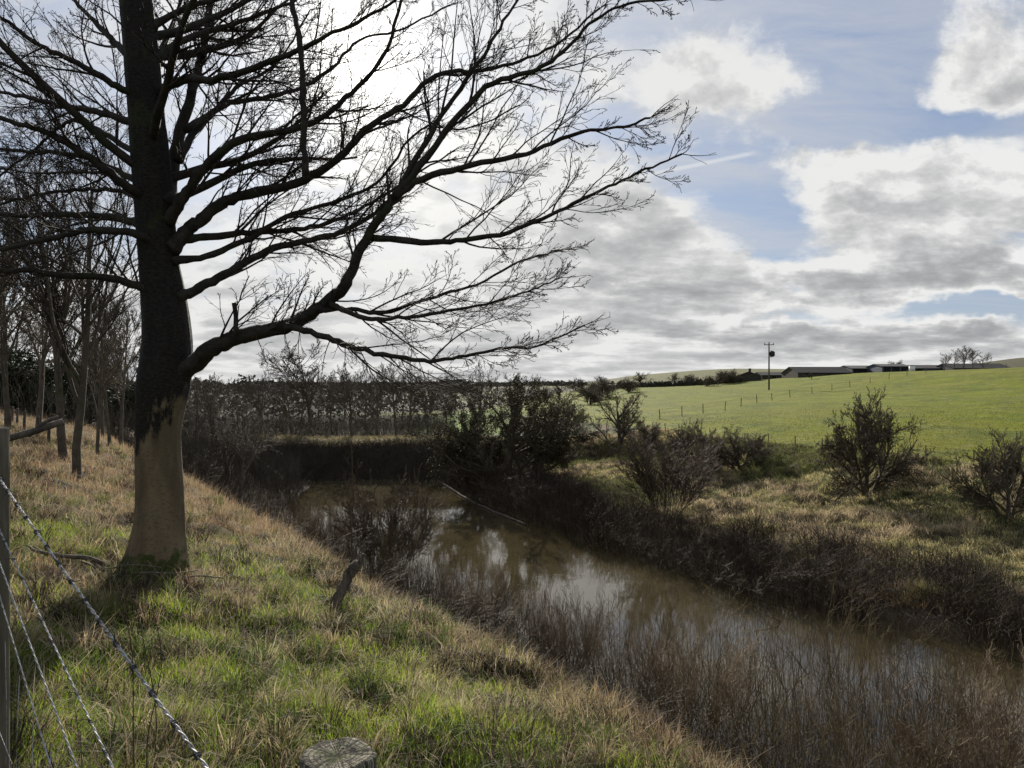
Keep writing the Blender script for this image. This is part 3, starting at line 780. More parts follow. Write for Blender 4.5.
# trunk
tr_px = [(155,596,0),(156,575,0),(158,545,0),(160,500,0),(158,434,0),(163,385,.0),(167,340,.03),(163,290,.05),(158,250,.05),(152,175,.02),(145,100,0),(141,50,0),(136,0,0),(128,-80,.05),(124,-170,.1),(128,-270,.1)]
tr_w = [40,32,26,22.5,21,25.5,23,20.5,18,18,16.5,16.5,15.5,12.5,9,5]
pts = spline([tp(*p) for p in tr_px], 160)
wr = np.interp(np.linspace(0, 1, 160), np.linspace(0, 1, len(tr_w)), tr_w)*TY/F
S = 64; mb = MB()
t = np.gradient(pts, axis=0); V = []
aa = np.arange(S)/S*2*np.pi
for i in range(160):
    z_ = pts[i][2]; fl = max(0, 1-z_/.55)**1.6
    rr = wr[i]*(1+.07*fl+.14*fl*np.cos(3*aa+.7)+.11*fl*np.cos(5*aa+2)+.025*np.cos(4*aa+z_*1.2)+.02*np.cos(7*aa-z_*2)+.05*np.maximum(0, fbm(aa*4.5, np.full(S, z_*.9), 95, 3)-.5)*2+.09*(z_ > 2.2)*(fbm(aa*2.2+7, np.full(S, z_*2.6), 97, 3)-.5)+.03*(fbm(aa*9, np.full(S, z_*1.6), 96, 3)-.5)+rng.normal(0, .004, S))
    V.append(pts[i]+np.stack([np.cos(aa)*rr, np.sin(aa)*rr, np.zeros(S)], 1))
i = np.arange(159)[:, None]*S; j = np.arange(S)[None]; j2 = (j+1) % S
mb.add(np.concatenate(V), np.stack([i+j, i+j2, i+S+j2, i+S+j], -1).reshape(-1, 4))
trunk = mb.build('trunk', M['bigtree'], big, True)
TPTS, TW = pts, wr
# main limbs, each with its own reach in depth:  (depth at the tip, base width px, tip width px, path)
LIMBS = [
 (-.5, 23, 9, [(176,378),(200,358),(222,343),(255,333),(290,325),(322,305),(345,285),(358,255),(372,228),(390,205)]),
 (-.9, 8, 2, [(372,238),(425,242),(465,240),(515,230),(560,210),(600,190),(640,172),(682,154)]),
 (-.6, 9, 2.2, [(385,208),(420,180),(475,165),(535,150),(580,132),(620,127),(650,118)]),
 (-.7, 9, 2.2, [(388,205),(410,180),(450,125),(490,85),(530,72),(560,55),(590,25),(625,4),(680,-2)]),
 (-.2, 8, 2.2, [(380,220),(415,160),(445,110),(480,60),(505,20),(530,-25)]),
 (.4, 6, 1.8, [(320,310),(350,309),(385,312),(435,296),(475,285),(520,262),(560,250)]),
 (-.8, 8, 1.8, [(285,326),(320,335),(350,346),(395,357),(430,361),(470,355),(500,349),(540,345),(585,325)]),
 (-.3, 6, 1.6, [(330,304),(365,318),(400,318),(450,311),(500,300),(530,290),(560,278)]),
 (.6, 16, 2.4, [(170,250),(185,232),(200,220),(222,203),(250,194),(300,182),(340,157),(365,130),(400,107),(435,76),(475,71),(515,63),(560,42),(600,8)]),
 (-.8, 14, 2.6, [(168,222),(185,195),(205,168),(235,142),(280,132),(315,122),(350,95),(384,55),(397,15),(410,-40)]),
 (1.0, 12, 2.0, [(176,298),(200,288),(230,272),(270,250),(310,240),(350,228),(384,205),(410,178),(440,140),(470,110)]),
 (-1.1, 12, 2.2, [(155,94),(185,79),(215,80),(260,65),(300,50),(340,30),(384,8),(430,-22)]),
 (.9, 9, 2.0, [(155,58),(190,38),(240,22),(300,-2),(340,-30)]),
 (.2, 9, 2.4, [(152,28),(185,8),(250,-12),(300,-40)]),
 (1.4, 9, 1.8, [(176,240),(215,236),(260,232),(310,228),(350,214),(384,195),(420,172),(455,150)]),
 (1.2, 8, 1.6, [(172,262),(210,255),(250,238),(290,215),(340,200),(380,180),(420,130),(470,128),(520,105)]),
 (1.2, 15, 5, [(168,205),(173,165),(187,110),(200,65),(207,30),(214,-30),(225,-120)]),
 (1.6, 8, 2.0, [(178,160),(200,125),(225,105),(260,98),(300,88),(330,70),(360,40),(400,30),(450,5)]),
 (1.5, 6, 1.8, [(186,130),(215,110),(240,85),(268,70),(290,45),(310,10)]),
 (-.7, 10, 3, [(145,98),(120,88),(100,76),(65,57),(30,40),(0,17),(-60,-10)]),
 (.8, 9, 3, [(135,60),(118,45),(98,25),(75,0),(55,-35)]),
 (.5, 10, 3, [(150,130),(125,120),(100,112),(60,105),(30,98),(0,92),(-70,80)]),
 (-1.0, 13, 4, [(150,200),(125,185),(100,165),(70,145),(40,130),(0,118),(-70,95)]),
 (.7, 11, 4, [(152,228),(130,221),(90,215),(40,215),(0,214),(-70,205)]),
 (-.8, 11, 4, [(156,246),(135,234),(90,230),(55,238),(0,249),(-70,262)]),
 (-.4, 11, 5, [(162,298),(143,288),(110,278),(60,275),(30,270),(0,270),(-70,255)]),
 (1.3, 8, 3, [(150,190),(120,172),(80,156),(40,152),(0,149),(-60,140)]),
 (1.0, 6, 2.4, [(150,210),(125,192),(85,190),(40,194),(0,205),(-40,225)]),
 (1.5, 7, 2.2, [(150,160),(110,138),(80,120),(60,128),(20,160),(-20,190)]),
]
# limbs reaching toward and away from the path, not shown by the photo's plane
LIMB3 = []
for k_ in range(9):
    z_ = rng.uniform(3.6, 6.2); a = rng.choice([-1, 1])*rng.uniform(.25, 1.1)+(math.pi/2 if k_ % 4 else -math.pi/2)
    LIMB3.append((z_, a, rng.uniform(2.2, 3.4)))
cfl = dict(n=[8, 6, 4, 3], k=[7, 4, 2], len=[.48, .45, .5], ang=[.5, .55, .6], wig=[.10, .12, .15, .17], up=[.035, .03, .02, .0], taper=[.8, .7, .6, .5], t0=[.18, .15, .2], rmin=.0021, rk=.6)
n_limb = 0
def side_growth(pts, rad, outs, dens, view_right):
    L = np.linalg.norm(np.diff(pts, axis=0), axis=1).sum(); n = len(pts)
    K = int(dens*L)
    for j in range(K):
        t = .16+.84*(j+rng.uniform(0, 1))/K; i = min(int(t*(n-1)), n-2); f = t*(n-1)-i
        q = pts[i]*(1-f)+pts[i+1]*f; d = unit(pts[i+1]-pts[i])
        ax = np.array([0, 1., 0])*rng.choice([-1, 1])+rng.normal(0, .55, 3)
        ax = unit(np.cross(d, np.cross(ax, d)))
        nd = unit(rot_about(d, ax, rng.uniform(.35, .8)))
        nd[2] += .03
        l_ = rng.uniform(.35, 1.6)*(1.1-.86*t)*min(1.0, L/2.5)
        r_ = min(rad[i]*.5, .016)*rng.uniform(.5, 1)
        grow(outs, q, unit(nd), l_, max(r_, .004), 0, cfl)
    # the tip forks into fine twigs
    for _ in range(2):
        grow(outs, pts[-1], unit(unit(pts[-1]-pts[-3])+rng.normal(0, .2, 3)), rng.uniform(.15, .35), rad[-1]*.6, 2, cfl)
for (dz_, w0, w1, path) in LIMBS:
    m_ = len(path); n = 5*m_
    offs = np.linspace(0, 1, m_)**.8*dz_
    base_off = 0.0
    P3 = [tp(px, py, base_off+o_) for (px, py), o_ in zip(path, offs)]
    # limbs that spring from the first great limb start at its depth
    if path[0][0] > 280: P3 = [tp(px, py, -.4+(o_-0)*.8) for (px, py), o_ in zip(path, offs)]
    P = spline(P3, n); P[1:-1] += rng.normal(0, .006, (n-2, 3))
    rad = .9*(w1+(w0-w1)*(1-np.linspace(0, 1, n))**1.3)/2*(TY+offs.mean())/F*rng.uniform(.94, 1.06, n)
    if path[0][0] < 200: rad[:3] *= np.array([1.35, 1.2, 1.08])
    mb = MB(); mb.tube(P, rad, 9, .06)
    outs = [[] for _ in cfl['n']]
    side_growth(P, rad, outs, 6.8, True)
    lb = mb.build('limb', M['limb'], big, True)
    tw = MB()
    for li, l in enumerate(outs):
        if not l: continue
        b = to_mb(l, 4 if li == 0 else 3); tw.V += b.V
        for k_, f in b.F.items(): tw.F.setdefault(k_, []).extend([x_+tw.n for x_ in f])
        tw.n += b.n
    tw.build('twig', M['twig'], lb, True)
for (z_, a, L) in LIMB3:
    i = int(np.argmin(abs(TPTS[:, 2]-z_))); q = TPTS[i]
    outs = [[] for _ in range(5)]
    cf5 = dict(n=[12, 6, 5, 4, 3], k=[11, 6, 4, 3], len=[.42, .5, .5, .5], ang=[.6, .62, .65, .7], wig=[.07, .11, .14, .17, .17], up=[.03, .05, .04, .02, 0], taper=[.8, .75, .7, .6, .5], t0=[.2, .15, .15, .2], rmin=.0026, rk=.5)
    grow(outs, q, unit(np.array([math.cos(a), math.sin(a), .55])), L, .05, 0, cf5)
    mb = MB(); mb.tube(outs[0][0][0], outs[0][0][1], 8, .05); lb = mb.build('limb', M['limb'], big, True)
    tw = MB()
    for l in outs[1:]:
        b = to_mb(l, 3); tw.V += b.V
        for k_, f in b.F.items(): tw.F.setdefault(k_, []).extend([x_+tw.n for x_ in f])
        tw.n += b.n
    tw.build('twig', M['twig'], lb, True)
# broken hanging branch and the snapped stub on the great limb
P = spline([tp(290,-14,-.9), tp(296,25,-.92), tp(301,60,-.9), tp(303,100,-.9), tp(304,140,-.88), tp(306,176,-.86)], 26); P[1:-1] += rng.normal(0, .006, (24, 3))
mb = MB(); mb.tube(P, np.linspace(.022, .030, 26)*rng.uniform(.85, 1.2, 26), 7, .1); tag(mb.build('dead_branch', M['limb'], big, True), 'straight broken branch hanging upright below the sun')
P = spline([tp(235,336,-.3), tp(236,318,-.3), tp(234,303,-.3)], 8); mb = MB(); mb.tube(P, np.full(8, .023), 8, .06); tag(mb.build('stub', M['limb'], big, True), 'snapped upright stub on the lowest limb')
# low twigs hanging from the great limb
outs = [[] for _ in cfl['n']]
for (px, py) in [(255,330),(300,318),(330,340),(360,350),(284,324),(345,345),(400,357)]:
    grow(outs, tp(px, py, -.35), unit(np.array([rng.uniform(-.3, .6), rng.uniform(-.3, .3), -1.])), rng.uniform(.3, .6), .006, 0, dict(cfl, up=[.0, .02, .0, 0]))
tw = MB()
for l in outs:
    b = to_mb(l, 3); tw.V += b.V
    for k_, f in b.F.items(): tw.F.setdefault(k_, []).extend([x_+tw.n for x_ in f])
    tw.n += b.n
tw.build('hanging_twig', M['twig'], big, True)
# ------------------------------------------------------------------ trees and shrubs
rng = np.random.default_rng(43)
ORD = ['first','second','third','fourth','fifth','sixth','seventh','eighth','ninth','tenth','eleventh','twelfth','thirteenth','fourteenth','fifteenth','sixteenth','seventeenth','eighteenth','nineteenth','twentieth']
put(('beech',0), 77, 15.6, 8.4, 'nearer of the two pale trunked young trees behind the big tree', 'tree', rz=.4)
put(('beech',1), 64, 18.2, 8.8, 'farther of the two pale trunked young trees, its trunk half hidden by its neighbour', 'tree', rz=2.1)
PL = [(97,22,5.5,.55,'thin leaning tree just past the pair of pale trunks'),
      (110,27,6.5,.6,'slim tree on the straw bank, first beyond the thin leaning one'),(121,31,7,.6,'slim tree on the straw bank, second beyond the thin leaning one'),
      (103,35,7,.6,'slim grey tree at the wood edge behind the pale trunks'),(38,30,8,.8,'bare tree standing behind the row of short old posts'),
      (8,26,8,.8,'bare tree above the short old posts at the left edge'),(-22,22,8,.8,'bare tree at the top of the slope beyond the left edge')]
for i_, (px, Y, h_, w_, lb) in enumerate(PL):
    put(('bare', i_ % 4), px, Y, h_, lb, 'tree', wid=w_)
for i_, (px, Y, h_, lb) in enumerate([(-5,50,4.4,'dark ivy covered tree at the left end of the wood on the skyline'),(28,47,3.6,'squat ivy covered tree above the short old posts'),(70,50,4.0,'dark ivy covered tree in the wood between the pale trunks and the skyline'),
      (112,55,4.2,'ivy covered tree just left of the big trunk')]):
    put(('ivytree',0), px, Y, h_, lb, 'tree', 'ivy covered trees at the wood edge', wid=1.35)
# wood beyond the near bank
WD = [(132,60,7.0),(196,58,6.2),(214,66,6.0),(226,52,5.0),(262,72,6.2),(282,76,6.0),(150,72,7.5),(178,80,7.6),(8,62,8),(50,64,8.5),(90,62,8)]
WL = ['bare tree directly behind the big trunk','bare tree just right of the big trunk','bare tree between the big trunk and the dark stemmed tree','small bare tree touching the dark stemmed tree on its left',
      'thin bare tree just right of the dark stemmed tree','bare tree beyond the left end of the dam','tall bare tree far behind the big trunk','tallest bare tree in the gap right of the big trunk',
      'bare tree deep in the wood at the far left','bare tree deep in the wood behind the pale trunks','bare tree deep in the wood left of the big trunk']
for i_, ((px, Y, h_), lb) in enumerate(zip(WD, WL)): put(('bare', i_ % 4), px, Y, h_, lb, 'tree', 'trees of the valley wood', wid=1.15)
p = at(240, 50); put(('bare',1), 240, 48, 6.4, 'round crowned bare tree with a dark stem at the left end of the dam', 'tree', wid=1.15)
DT = [(312,78,7.6,1.1,0,'broadest bare tree above the dam, left of its middle'),(332,84,7.2,.8,1,'slim bare tree right beside the broadest one above the dam'),(352,76,6.0,.9,2,'lower bare tree above the middle of the dam'),
      (377,82,6.6,.7,3,'narrow bare tree above the middle of the dam'),(396,74,7.0,.6,0,'tall narrow bare tree above the right half of the dam'),(408,80,7.6,.7,1,'tallest narrow bare tree above the right half of the dam'),
      (428,78,6.6,.7,2,'bare tree above the right end of the dam'),(446,86,6.6,.6,3,'thin bare tree beside the bright green pasture'),(300,90,6.4,.8,1,'pale bare tree behind the left end of the dam'),(365,95,6.8,.9,2,'pale bare tree far behind the middle of the dam')]
for (px, Y, h_, w_, v, lb) in DT: put(('bare', v), px, Y, h_*rng.uniform(1.0, 1.35), lb, 'tree', 'trees beyond the dam', wid=w_*1.25)
for i_, (px, Y, h_, w_, v, lb) in enumerate([(292,73,3.4,1.3,0,'low brown bush on the left end of the dam'),(340,75,3.0,1.4,1,'low brown bush under the trees on the dam'),(385,77,3.2,1.4,2,'low brown bush behind the dam crest'),(425,75,2.6,1.2,0,'low brown bush at the right end of the dam'),(264,66,3.6,1.3,1,'brown bush below the round crowned tree'),(225,56,3.4,1.2,2,'brown bush left of the round crowned tree')]):
    put(('bush', v), px, Y, h_, lb, 'bush', wid=w_)
put(('tall',0), 478, 69, 7.8, 'tall slender bare tree rising above the dense tree by the water', 'tree', rz=.3, wid=1.1)
put(('dense',0), 508, 55, 8.2, 'dense dark twiggy tree leaning over the far end of the water', 'tree', rz=0, wid=1.15)
put(('dense',0), 536, 60, 6.8, 'dense dark tree close behind and right of the one leaning over the water', 'tree', rz=2, wid=1.0)
put(('dense',0), 478, 58, 6.4, 'lower dense dark tree left of the one leaning over the water, beside the dam', 'tree', rz=4, wid=1.0)
put(('haw',0), 566, 82, 4.6, 'small round hawthorn at the edge of the field, beyond the dense trees', 'tree', wid=1.0)
put(('haw',1), 618, 64, 6.0, 'upright dark hawthorn with its crown against the distant hill', 'tree', rz=1.0, wid=.85)
put(('haw',2), 650, 66, 2.4, 'low hawthorn bush right of the upright dark hawthorn', 'tree', wid=1.2)
put(('haw',0), 698, 54, 3.9, 'thin hawthorn at the field fence behind the fan shaped bush', 'tree', wid=.85)
put(('fan',0), 666, 40, 5.6, 'big fan shaped bush of upright stems on the far bank', 'bush', rz=.5, wid=.85)
put(('haw',2), 741, 52, 3.3, 'small round hawthorn bush at the bottom of the field', 'tree', rz=.7, wid=1.2)
put(('haw',0), 864, 41.5, 6.1, 'lone hawthorn tree below the fence with the field behind it', 'tree', rz=3.6, wid=.72)
put(('haw',0), 1010, 34, 4.2, 'hawthorn cut by the right edge of the picture', 'tree', rz=.2, wid=.85)
put(('sapling',0), 352, 11.0, 2.6, 'thin bare sapling rising behind the leaning stump', 'sapling', rz=.3)
put(('sapling',0), 203, 22, 1.9, 'small bare sapling on the bank right of the big trunk', 'sapling', rz=2, wid=2.2)
# near bank thicket in the shallows
def near_edge(Y, u_): return (u_-.66*Y, Y)
wl = []
for k_, (Y, u_, h_, lb) in enumerate([(13.6,17.4,3.3,'broad brown fan of stems nearest the bottom right, in the shallows'),(17.5,15.6,3.0,'brown fan of stems in the shallows, third from the lone big one toward the camera'),(20.5,15.0,2.6,'brown fan of stems in the shallows, second from the lone big one toward the camera'),
        (24.5,15.2,2.6,'brown fan of stems in the shallows, next to the lone big one'),(15.2,20.6,3.0,'brown fan of stems far out in the shallows at the lower right'),(11.8,20.0,3.0,'brown fan of stems at the bottom right corner of the water'),(37.0,15.6,2.6,'small brown fan of stems in the shallows beyond the lone big one')]):
    x_ = u_-.66*Y; z_ = max(float(H1([x_], [Y])[0]), WZ-.4); put(('fan', 1), 0, 0, h_, lb, 'shrub', loc=(x_, Y, z_), wid=.9)
for k_, (px, Y, h_) in enumerate([(372,17,2.6),(300,21,2.3),(440,15.5,2.4),(505,13,2.2),(262,26,2.4)]):
    put(('sapling',0), px, Y, h_, ['thin bare sapling rising right of the leaning stump, before the water','thin bare sapling at the crest beside the far left corner of the water','thin bare sapling on the crest before the bright reflection','thin bare sapling on the crest right of the bright reflection','thin bare sapling on the crest below the left end of the dam'][k_], 'sapling')
k_ = 0
for Y in np.concatenate([np.linspace(9.5, 21, 26), np.linspace(21.8, 44, 15)]):
    u_ = rng.uniform(12.6, 15.6) if Y < 22 else rng.uniform(12.5, 15.0)
    _, ue = ucoord(np.array([0.]), np.array([Y])); sc_ = spl(np.array([Y]), [-50,30,38,48,62,75,200],[15.2,15.2,15.8,18,25,30,30])[0]/15.2
    wl.append((u_*sc_-.66*Y, Y))
for Y, u_ in [(11,17.5),(12,19),(13,17.2),(14,18.6),(15.5,17.6),(13.2,20.5),(16.8,17.4),(11,21),(14.8,20.3),(18.3,17.0),(16.2,19.3),(9.8,19.2)]: wl.append((u_-.66*Y, Y))
for Y, u_ in [(12,22.5),(13.5,23.5),(15,22.6),(16.5,24.2),(18,21.8),(19.5,20.5),(17.5,23),(12.5,25),(20.5,22.5),(10.5,23.5)]: wl.append((u_-.66*Y, Y))
for k_, (x_, Y) in enumerate(wl):
    h_ = rng.uniform(2.0, 3.2) if Y < 22 else rng.uniform(1.8, 2.9)
    if Y > 40: h_ *= .85
    z_ = max(float(H1([x_], [Y])[0]), WZ-.5)
    inw = z_ < WZ
    put(('willow', k_ % 4), 0, 0, h_+(WZ-z_ if inw else 0), 'upright bare willow shrub standing in the shallow brown water' if inw else 'upright bare willow shrub at the foot of the near bank', 'shrub',
        'willow shrubs in the shallows' if inw else 'willow shrubs along the foot of the near bank', wid=rng.uniform(.8, 1.15), loc=(x_, Y, z_))
p = at(412, 30.5); put(('fan',0), 0, 0, 4.8, 'largest rounded willow shrub at the water edge, seen against the bright reflection', 'shrub', wid=.8, rz=1, loc=(15.3-.66*31-0, 31, float(H1([15.3-.66*31], [31])[0])))
for k_, Y in enumerate([8.5,10,11.4,12.6,13.8,15,16.4,17.8,19.2,20.8,23,25.5,28,31,35,39,43,47,51,55]):
    sc_ = spl(np.array([Y]), [-50,30,38,48,62,75,200],[15.2,15.2,15.8,18,25,30,30])[0]/15.2
    x_ = rng.uniform(8.8, 12.0)*sc_-.66*Y
    put(('bush', k_ % 3), 0, 0, rng.uniform(1.5, 2.1) if Y < 40 else rng.uniform(1.8, 2.6), 'low tangled brown bush on the steep near bank below the crest', 'bush', 'tangled bushes on the near bank', loc=(x_, Y, float(H1([x_], [Y])[0])), wid=rng.uniform(.9, 1.2))
# far bank thicket
for k_, (px, Y, h_) in enumerate([(290,65.5,1.3),(318,64.6,1.0),(352,65.8,1.2),(388,64.8,.9),(420,65.6,1.4),(275,64,1.6)]):
    put(('bush', k_ % 3), px, Y, h_, 'low dark bush growing on the steep face of the dam', 'bush', 'bushes on the dam face')
k_ = 0
for r_ in (.8, 3.0, 5.2):
    for Y in np.arange(14, 63, 3.3 if r_ < 5 else 5.0):
        Yj = Y+rng.uniform(-1.4, 1.4); x_, Yj = [float(q_) for q_ in bankpt(Yj, r_+rng.uniform(-.8, .8))]
        low = r_ > 5
        lab = ('dark tangled bush at the very edge of the far side of the water', 'brown tangled bush midway up the thicket on the far bank', 'small brown bush where the far thicket gives way to tufted grass')[int(r_ > 3)+int(r_ > 5)]
        put(('bush', k_ % 3), 0, 0, rng.uniform(.8, 1.3) if low else rng.uniform(1.1, 2.3)*(1.25 if Y > 36 else 1), lab, 'bush', ('waterside bushes on the far bank', 'bushes midway up the far thicket', 'small bushes along the top of the far thicket')[int(r_ > 3)+int(r_ > 5)],
            loc=(x_, Yj, float(H1([x_], [Yj])[0])), wid=rng.uniform(.9, 1.25))
        k_ += 1
# undergrowth: nobody could count these stems
def arcs(P, L, rad, lean, n=6):
    T = len(P); az = rng.uniform(0, 6.28, T); d = np.stack([np.cos(az), np.sin(az), np.zeros(T)], 1); out_ = [P]; p = P
    for i in range(n-1):
        a = (lean*(.4+.9*i/(n-1)))[:, None]; s = d*np.sin(a)+np.array([0, 0, 1.])*np.cos(a)+rng.normal(0, .10, (T, 3)); p = p+s*(L/(n-1))[:, None]; out_.append(p)
    return np.stack(out_, 1), rad[:, None]*np.linspace(1, .35, n)[None]
mb = MB()
n = 9000; Y = 6+56*rng.uniform(0, 1, n)**1.3; sc_ = spl(Y, [-50,30,38,48,62,75,200],[15.2,15.2,15.8,18,25,30,30])/15.2
x = rng.uniform(6.3, 15.2, n)*sc_-.66*Y; k = np.ones(n, bool)
hgt_ = np.interp((x+.66*Y)/sc_, [6.3, 9, 15], [.55, 1.0, 1.2])
mb.tubes(*arcs(np.stack([x, Y, H1(x, Y)-.03], 1), rng.uniform(.6, 1.5, n)*hgt_, rng.uniform(.003, .007, n)*(1+Y*.02), rng.uniform(.1, 1.3, n)), 3, cap=False)
n = 20000; Y = 10+53*rng.uniform(0, 1, n)**1.1; r_ = rng.uniform(0, 1, n)*(2.8+7.5*fbm(Y*.28, Y*0, 62, 3))
x, y = bankpt(Y, r_); k = fbm(x*.5, y*.5, 65, 3) > .36+.08*(r_ > 3.5); x, y, Y, r_ = x[k], y[k], Y[k], r_[k]; n = len(x)
mb.tubes(*arcs(np.stack([x, y, H1(x, y)-.03], 1), rng.uniform(.6, 1.8, n)*np.interp(r_, [0, 5, 8.5], [1, .9, .5])*(.35+1.3*fbm(x*.35, y*.35, 61, 2)), rng.uniform(.005, .011, n)*(1+Y*.012), rng.uniform(.1, 1.4, n)), 3, cap=False)
# dark rough cover on the face of the dam and left of the water
n = 5000; x = rng.uniform(-34, -3, n); y = rng.uniform(62.5, 67, n)
mb.tubes(*arcs(np.stack([x, y, H1(x, y)-.03], 1), rng.uniform(.4, 1.1, n), rng.uniform(.007, .014, n), rng.uniform(.2, 1.4, n)), 3, cap=False)
und = mb.build('undergrowth', M['darkbrush'], None, True)
mb = MB(); n = 6500; Y = 10+50*rng.uniform(0, 1, n)**1.1; r_ = rng.uniform(0, 9, n); x, y = bankpt(Y, r_)
k = fbm(x*.45, y*.45, 63, 3) > .47; x, y, Y = x[k], y[k], Y[k]; n = len(x)
mb.tubes(*arcs(np.stack([x, y, H1(x, y)-.03], 1), rng.uniform(.4, 1.1, n), rng.uniform(.005, .009, n)*(1+Y*.012), rng.uniform(.3, 1.5, n)), 3, cap=False)
n = 900; Y = 9+30*rng.uniform(0, 1, n); x = rng.uniform(6.0, 13, n)-.66*Y
mb.tubes(*arcs(np.stack([x, Y, H1(x, Y)+.03], 1), rng.uniform(.6, 1.4, n), rng.uniform(.003, .006, n)*(1+Y*.02), rng.uniform(.6, 1.6, n)), 3, cap=False)
tag(mb.build('dead_bracken', M['bracken'], None, True), 'pale dead bracken stems scattered through the bank thickets', 'bracken', kind='stuff')
tag(und, 'tangle of brambles and dead stems on the banks and the dam face', 'undergrowth', kind='stuff')
# thin reed-like shoots in the shallows
mb = MB()
n = 4200; Y = 9+24*rng.uniform(0, 1, n)**1.2; u_ = rng.uniform(13.4, 16.4, n)+rng.uniform(0, 9, n)*(Y < 21)
x = u_-.66*Y; k = rdist(x, Y) < -.4; x, Y = x[k], Y[k]; n = len(x); z = np.maximum(H1(x, Y), WZ-.4)
mb.tubes(*arcs(np.stack([x, Y, z], 1), rng.uniform(.9, 2.4, n)+(WZ-z), rng.uniform(.004, .007, n), rng.uniform(0, .28, n)), 3, cap=False)
n = 900; Y = rng.uniform(12, 44, n); x, Y = bankpt(Y, rng.uniform(-.9, .5, n)); z = np.maximum(H1(x, Y), WZ-.3)
mb.tubes(*arcs(np.stack([x, Y, z], 1), rng.uniform(.5, 1.5, n)+(WZ-z), rng.uniform(.006, .012, n), rng.uniform(0, .4, n)), 3, cap=False)
rd = mb.build('reeds', M['willow'], None, True); tag(rd, 'thin upright shoots rising from the shallow water', 'reeds', kind='stuff')

# ------------------------------------------------------------------ small things on the near bank
def log(name, pts, rads, mat, label, cat, S=10, n=None, lump=.08, smooth=True):
    n = n or len(pts)*5; P = spline(pts, n); P[1:-1] += rng.normal(0, min(rads)*.12, (n-2, 3))
    o = empty(name, tuple(P[0])); mb = MB(); mb.tube(P-P[0], np.interp(np.linspace(0, 1, n), np.linspace(0, 1, len(rads)), rads), S, lump)
    return mb, o, P
g0 = at(336, 7.5)
mb, o, P = log('tree_stump', [g0+(0, 0, -.1), g0+(.02, 0, .12), g0+(.10, .02, .3), g0+(.17, .03, .42), g0+(.22, .03, .47)], [.065, .055, .05, .058, .045], M['oldwood'], '', '')
tag(o, 'short leaning dead stump sticking out of the grass near the crest', 'stump'); mb.build('stem', M['oldwood'], o, True)
mb = MB(); q = P[-5]-P[0]; mb.tube([q, q+(.05, 0, .05), q+(.075, -.02, .12)], [.03, .024, .012], 7, .1); mb.build('broken_tip', M['oldwood'], o, True)
f0 = np.array([TX-.30, TY-.35, float(H1([TX-.3], [TY-.35])[0])+.05])
mb, o, P = log('fallen_branch', [f0, f0+(-.12, -.12, .10), f0+(-.30, -.2, .14), f0+(-.50, -.28, .20), f0+(-.62, -.25, .25)], [.022, .022, .018, .014, .008], M['oldwood'], '', '')
mb.build('bough', M['oldwood'], o, True); tag(o, 'forked fallen branch lying against the foot of the big tree', 'branch')
mb = MB(); q = f0+np.array([-.30, -.2, .14])-P[0]; mb.tube([q, q+(-.14, -.05, .02), q+(-.28, -.02, .10)], [.014, .011, .005], 6, .1); mb.build('fork', M['oldwood'], o, True)
# bleached sticks round the foot of the tree
for k_, lb in enumerate(['pale bent stick lying across the foot of the big tree','pale straight stick in front of the big tree','curved bleached stick right of the big tree foot']):
    a = [-1.9, -1.35, -.7][k_]; c_ = np.array([TX+math.cos(a)*.5, TY+math.sin(a)*.5]); z_ = float(H1([c_[0]], [c_[1]])[0])+.06
    t_ = np.array([[-.35, .05, .05], [-.1, -.02, .0], [.15, .0, .03], [.38, .1, -.02]])*(1, 1, 1) if k_ != 1 else np.array([[-.3, -.1, 0], [0, 0, .02], [.2, .05, .0], [.45, .12, .01]])
    mb = MB(); P = spline(t_, 12); mb.tube(P, np.linspace(.012, .006, 12), 6, .1); o = mb.build('stick', M['post'], None, True); o.location = (c_[0], c_[1], z_); tag(o, lb, 'stick', 'sticks round the foot of the big tree')
# plastic scrap
p_ = np.array([3.05, 15.9]); p_ = np.array([(660-512)/F*16.5, 16.5]); z_ = float(H1([p_[0]], [p_[1]])[0])
mb = MB(); nn_ = 9; gv, gu = np.meshgrid(np.linspace(-.5, .5, nn_), np.linspace(-.5, .5, nn_))
ff = fbm(gv.ravel()*4+3, gu.ravel()*4, 91, 3); Vv = np.stack([gv.ravel()*.20, (ff-.5)*.12, .09+gu.ravel()*.16+(ff-.5)*.05], 1)
qi = np.array([(a*nn_+b, a*nn_+b+1, (a+1)*nn_+b+1, (a+1)*nn_+b) for a in range(nn_-1) for b in range(nn_-1)])
mb.add(Vv, qi); mb.add(Vv+(0, .004, 0), qi[:, ::-1]); o = mb.build('litter_scrap', M['white'], None, True); o.location = (p_[0], p_[1], z_+.55)
tag(o, 'small crumpled white scrap caught in the brush below the crest', 'litter')
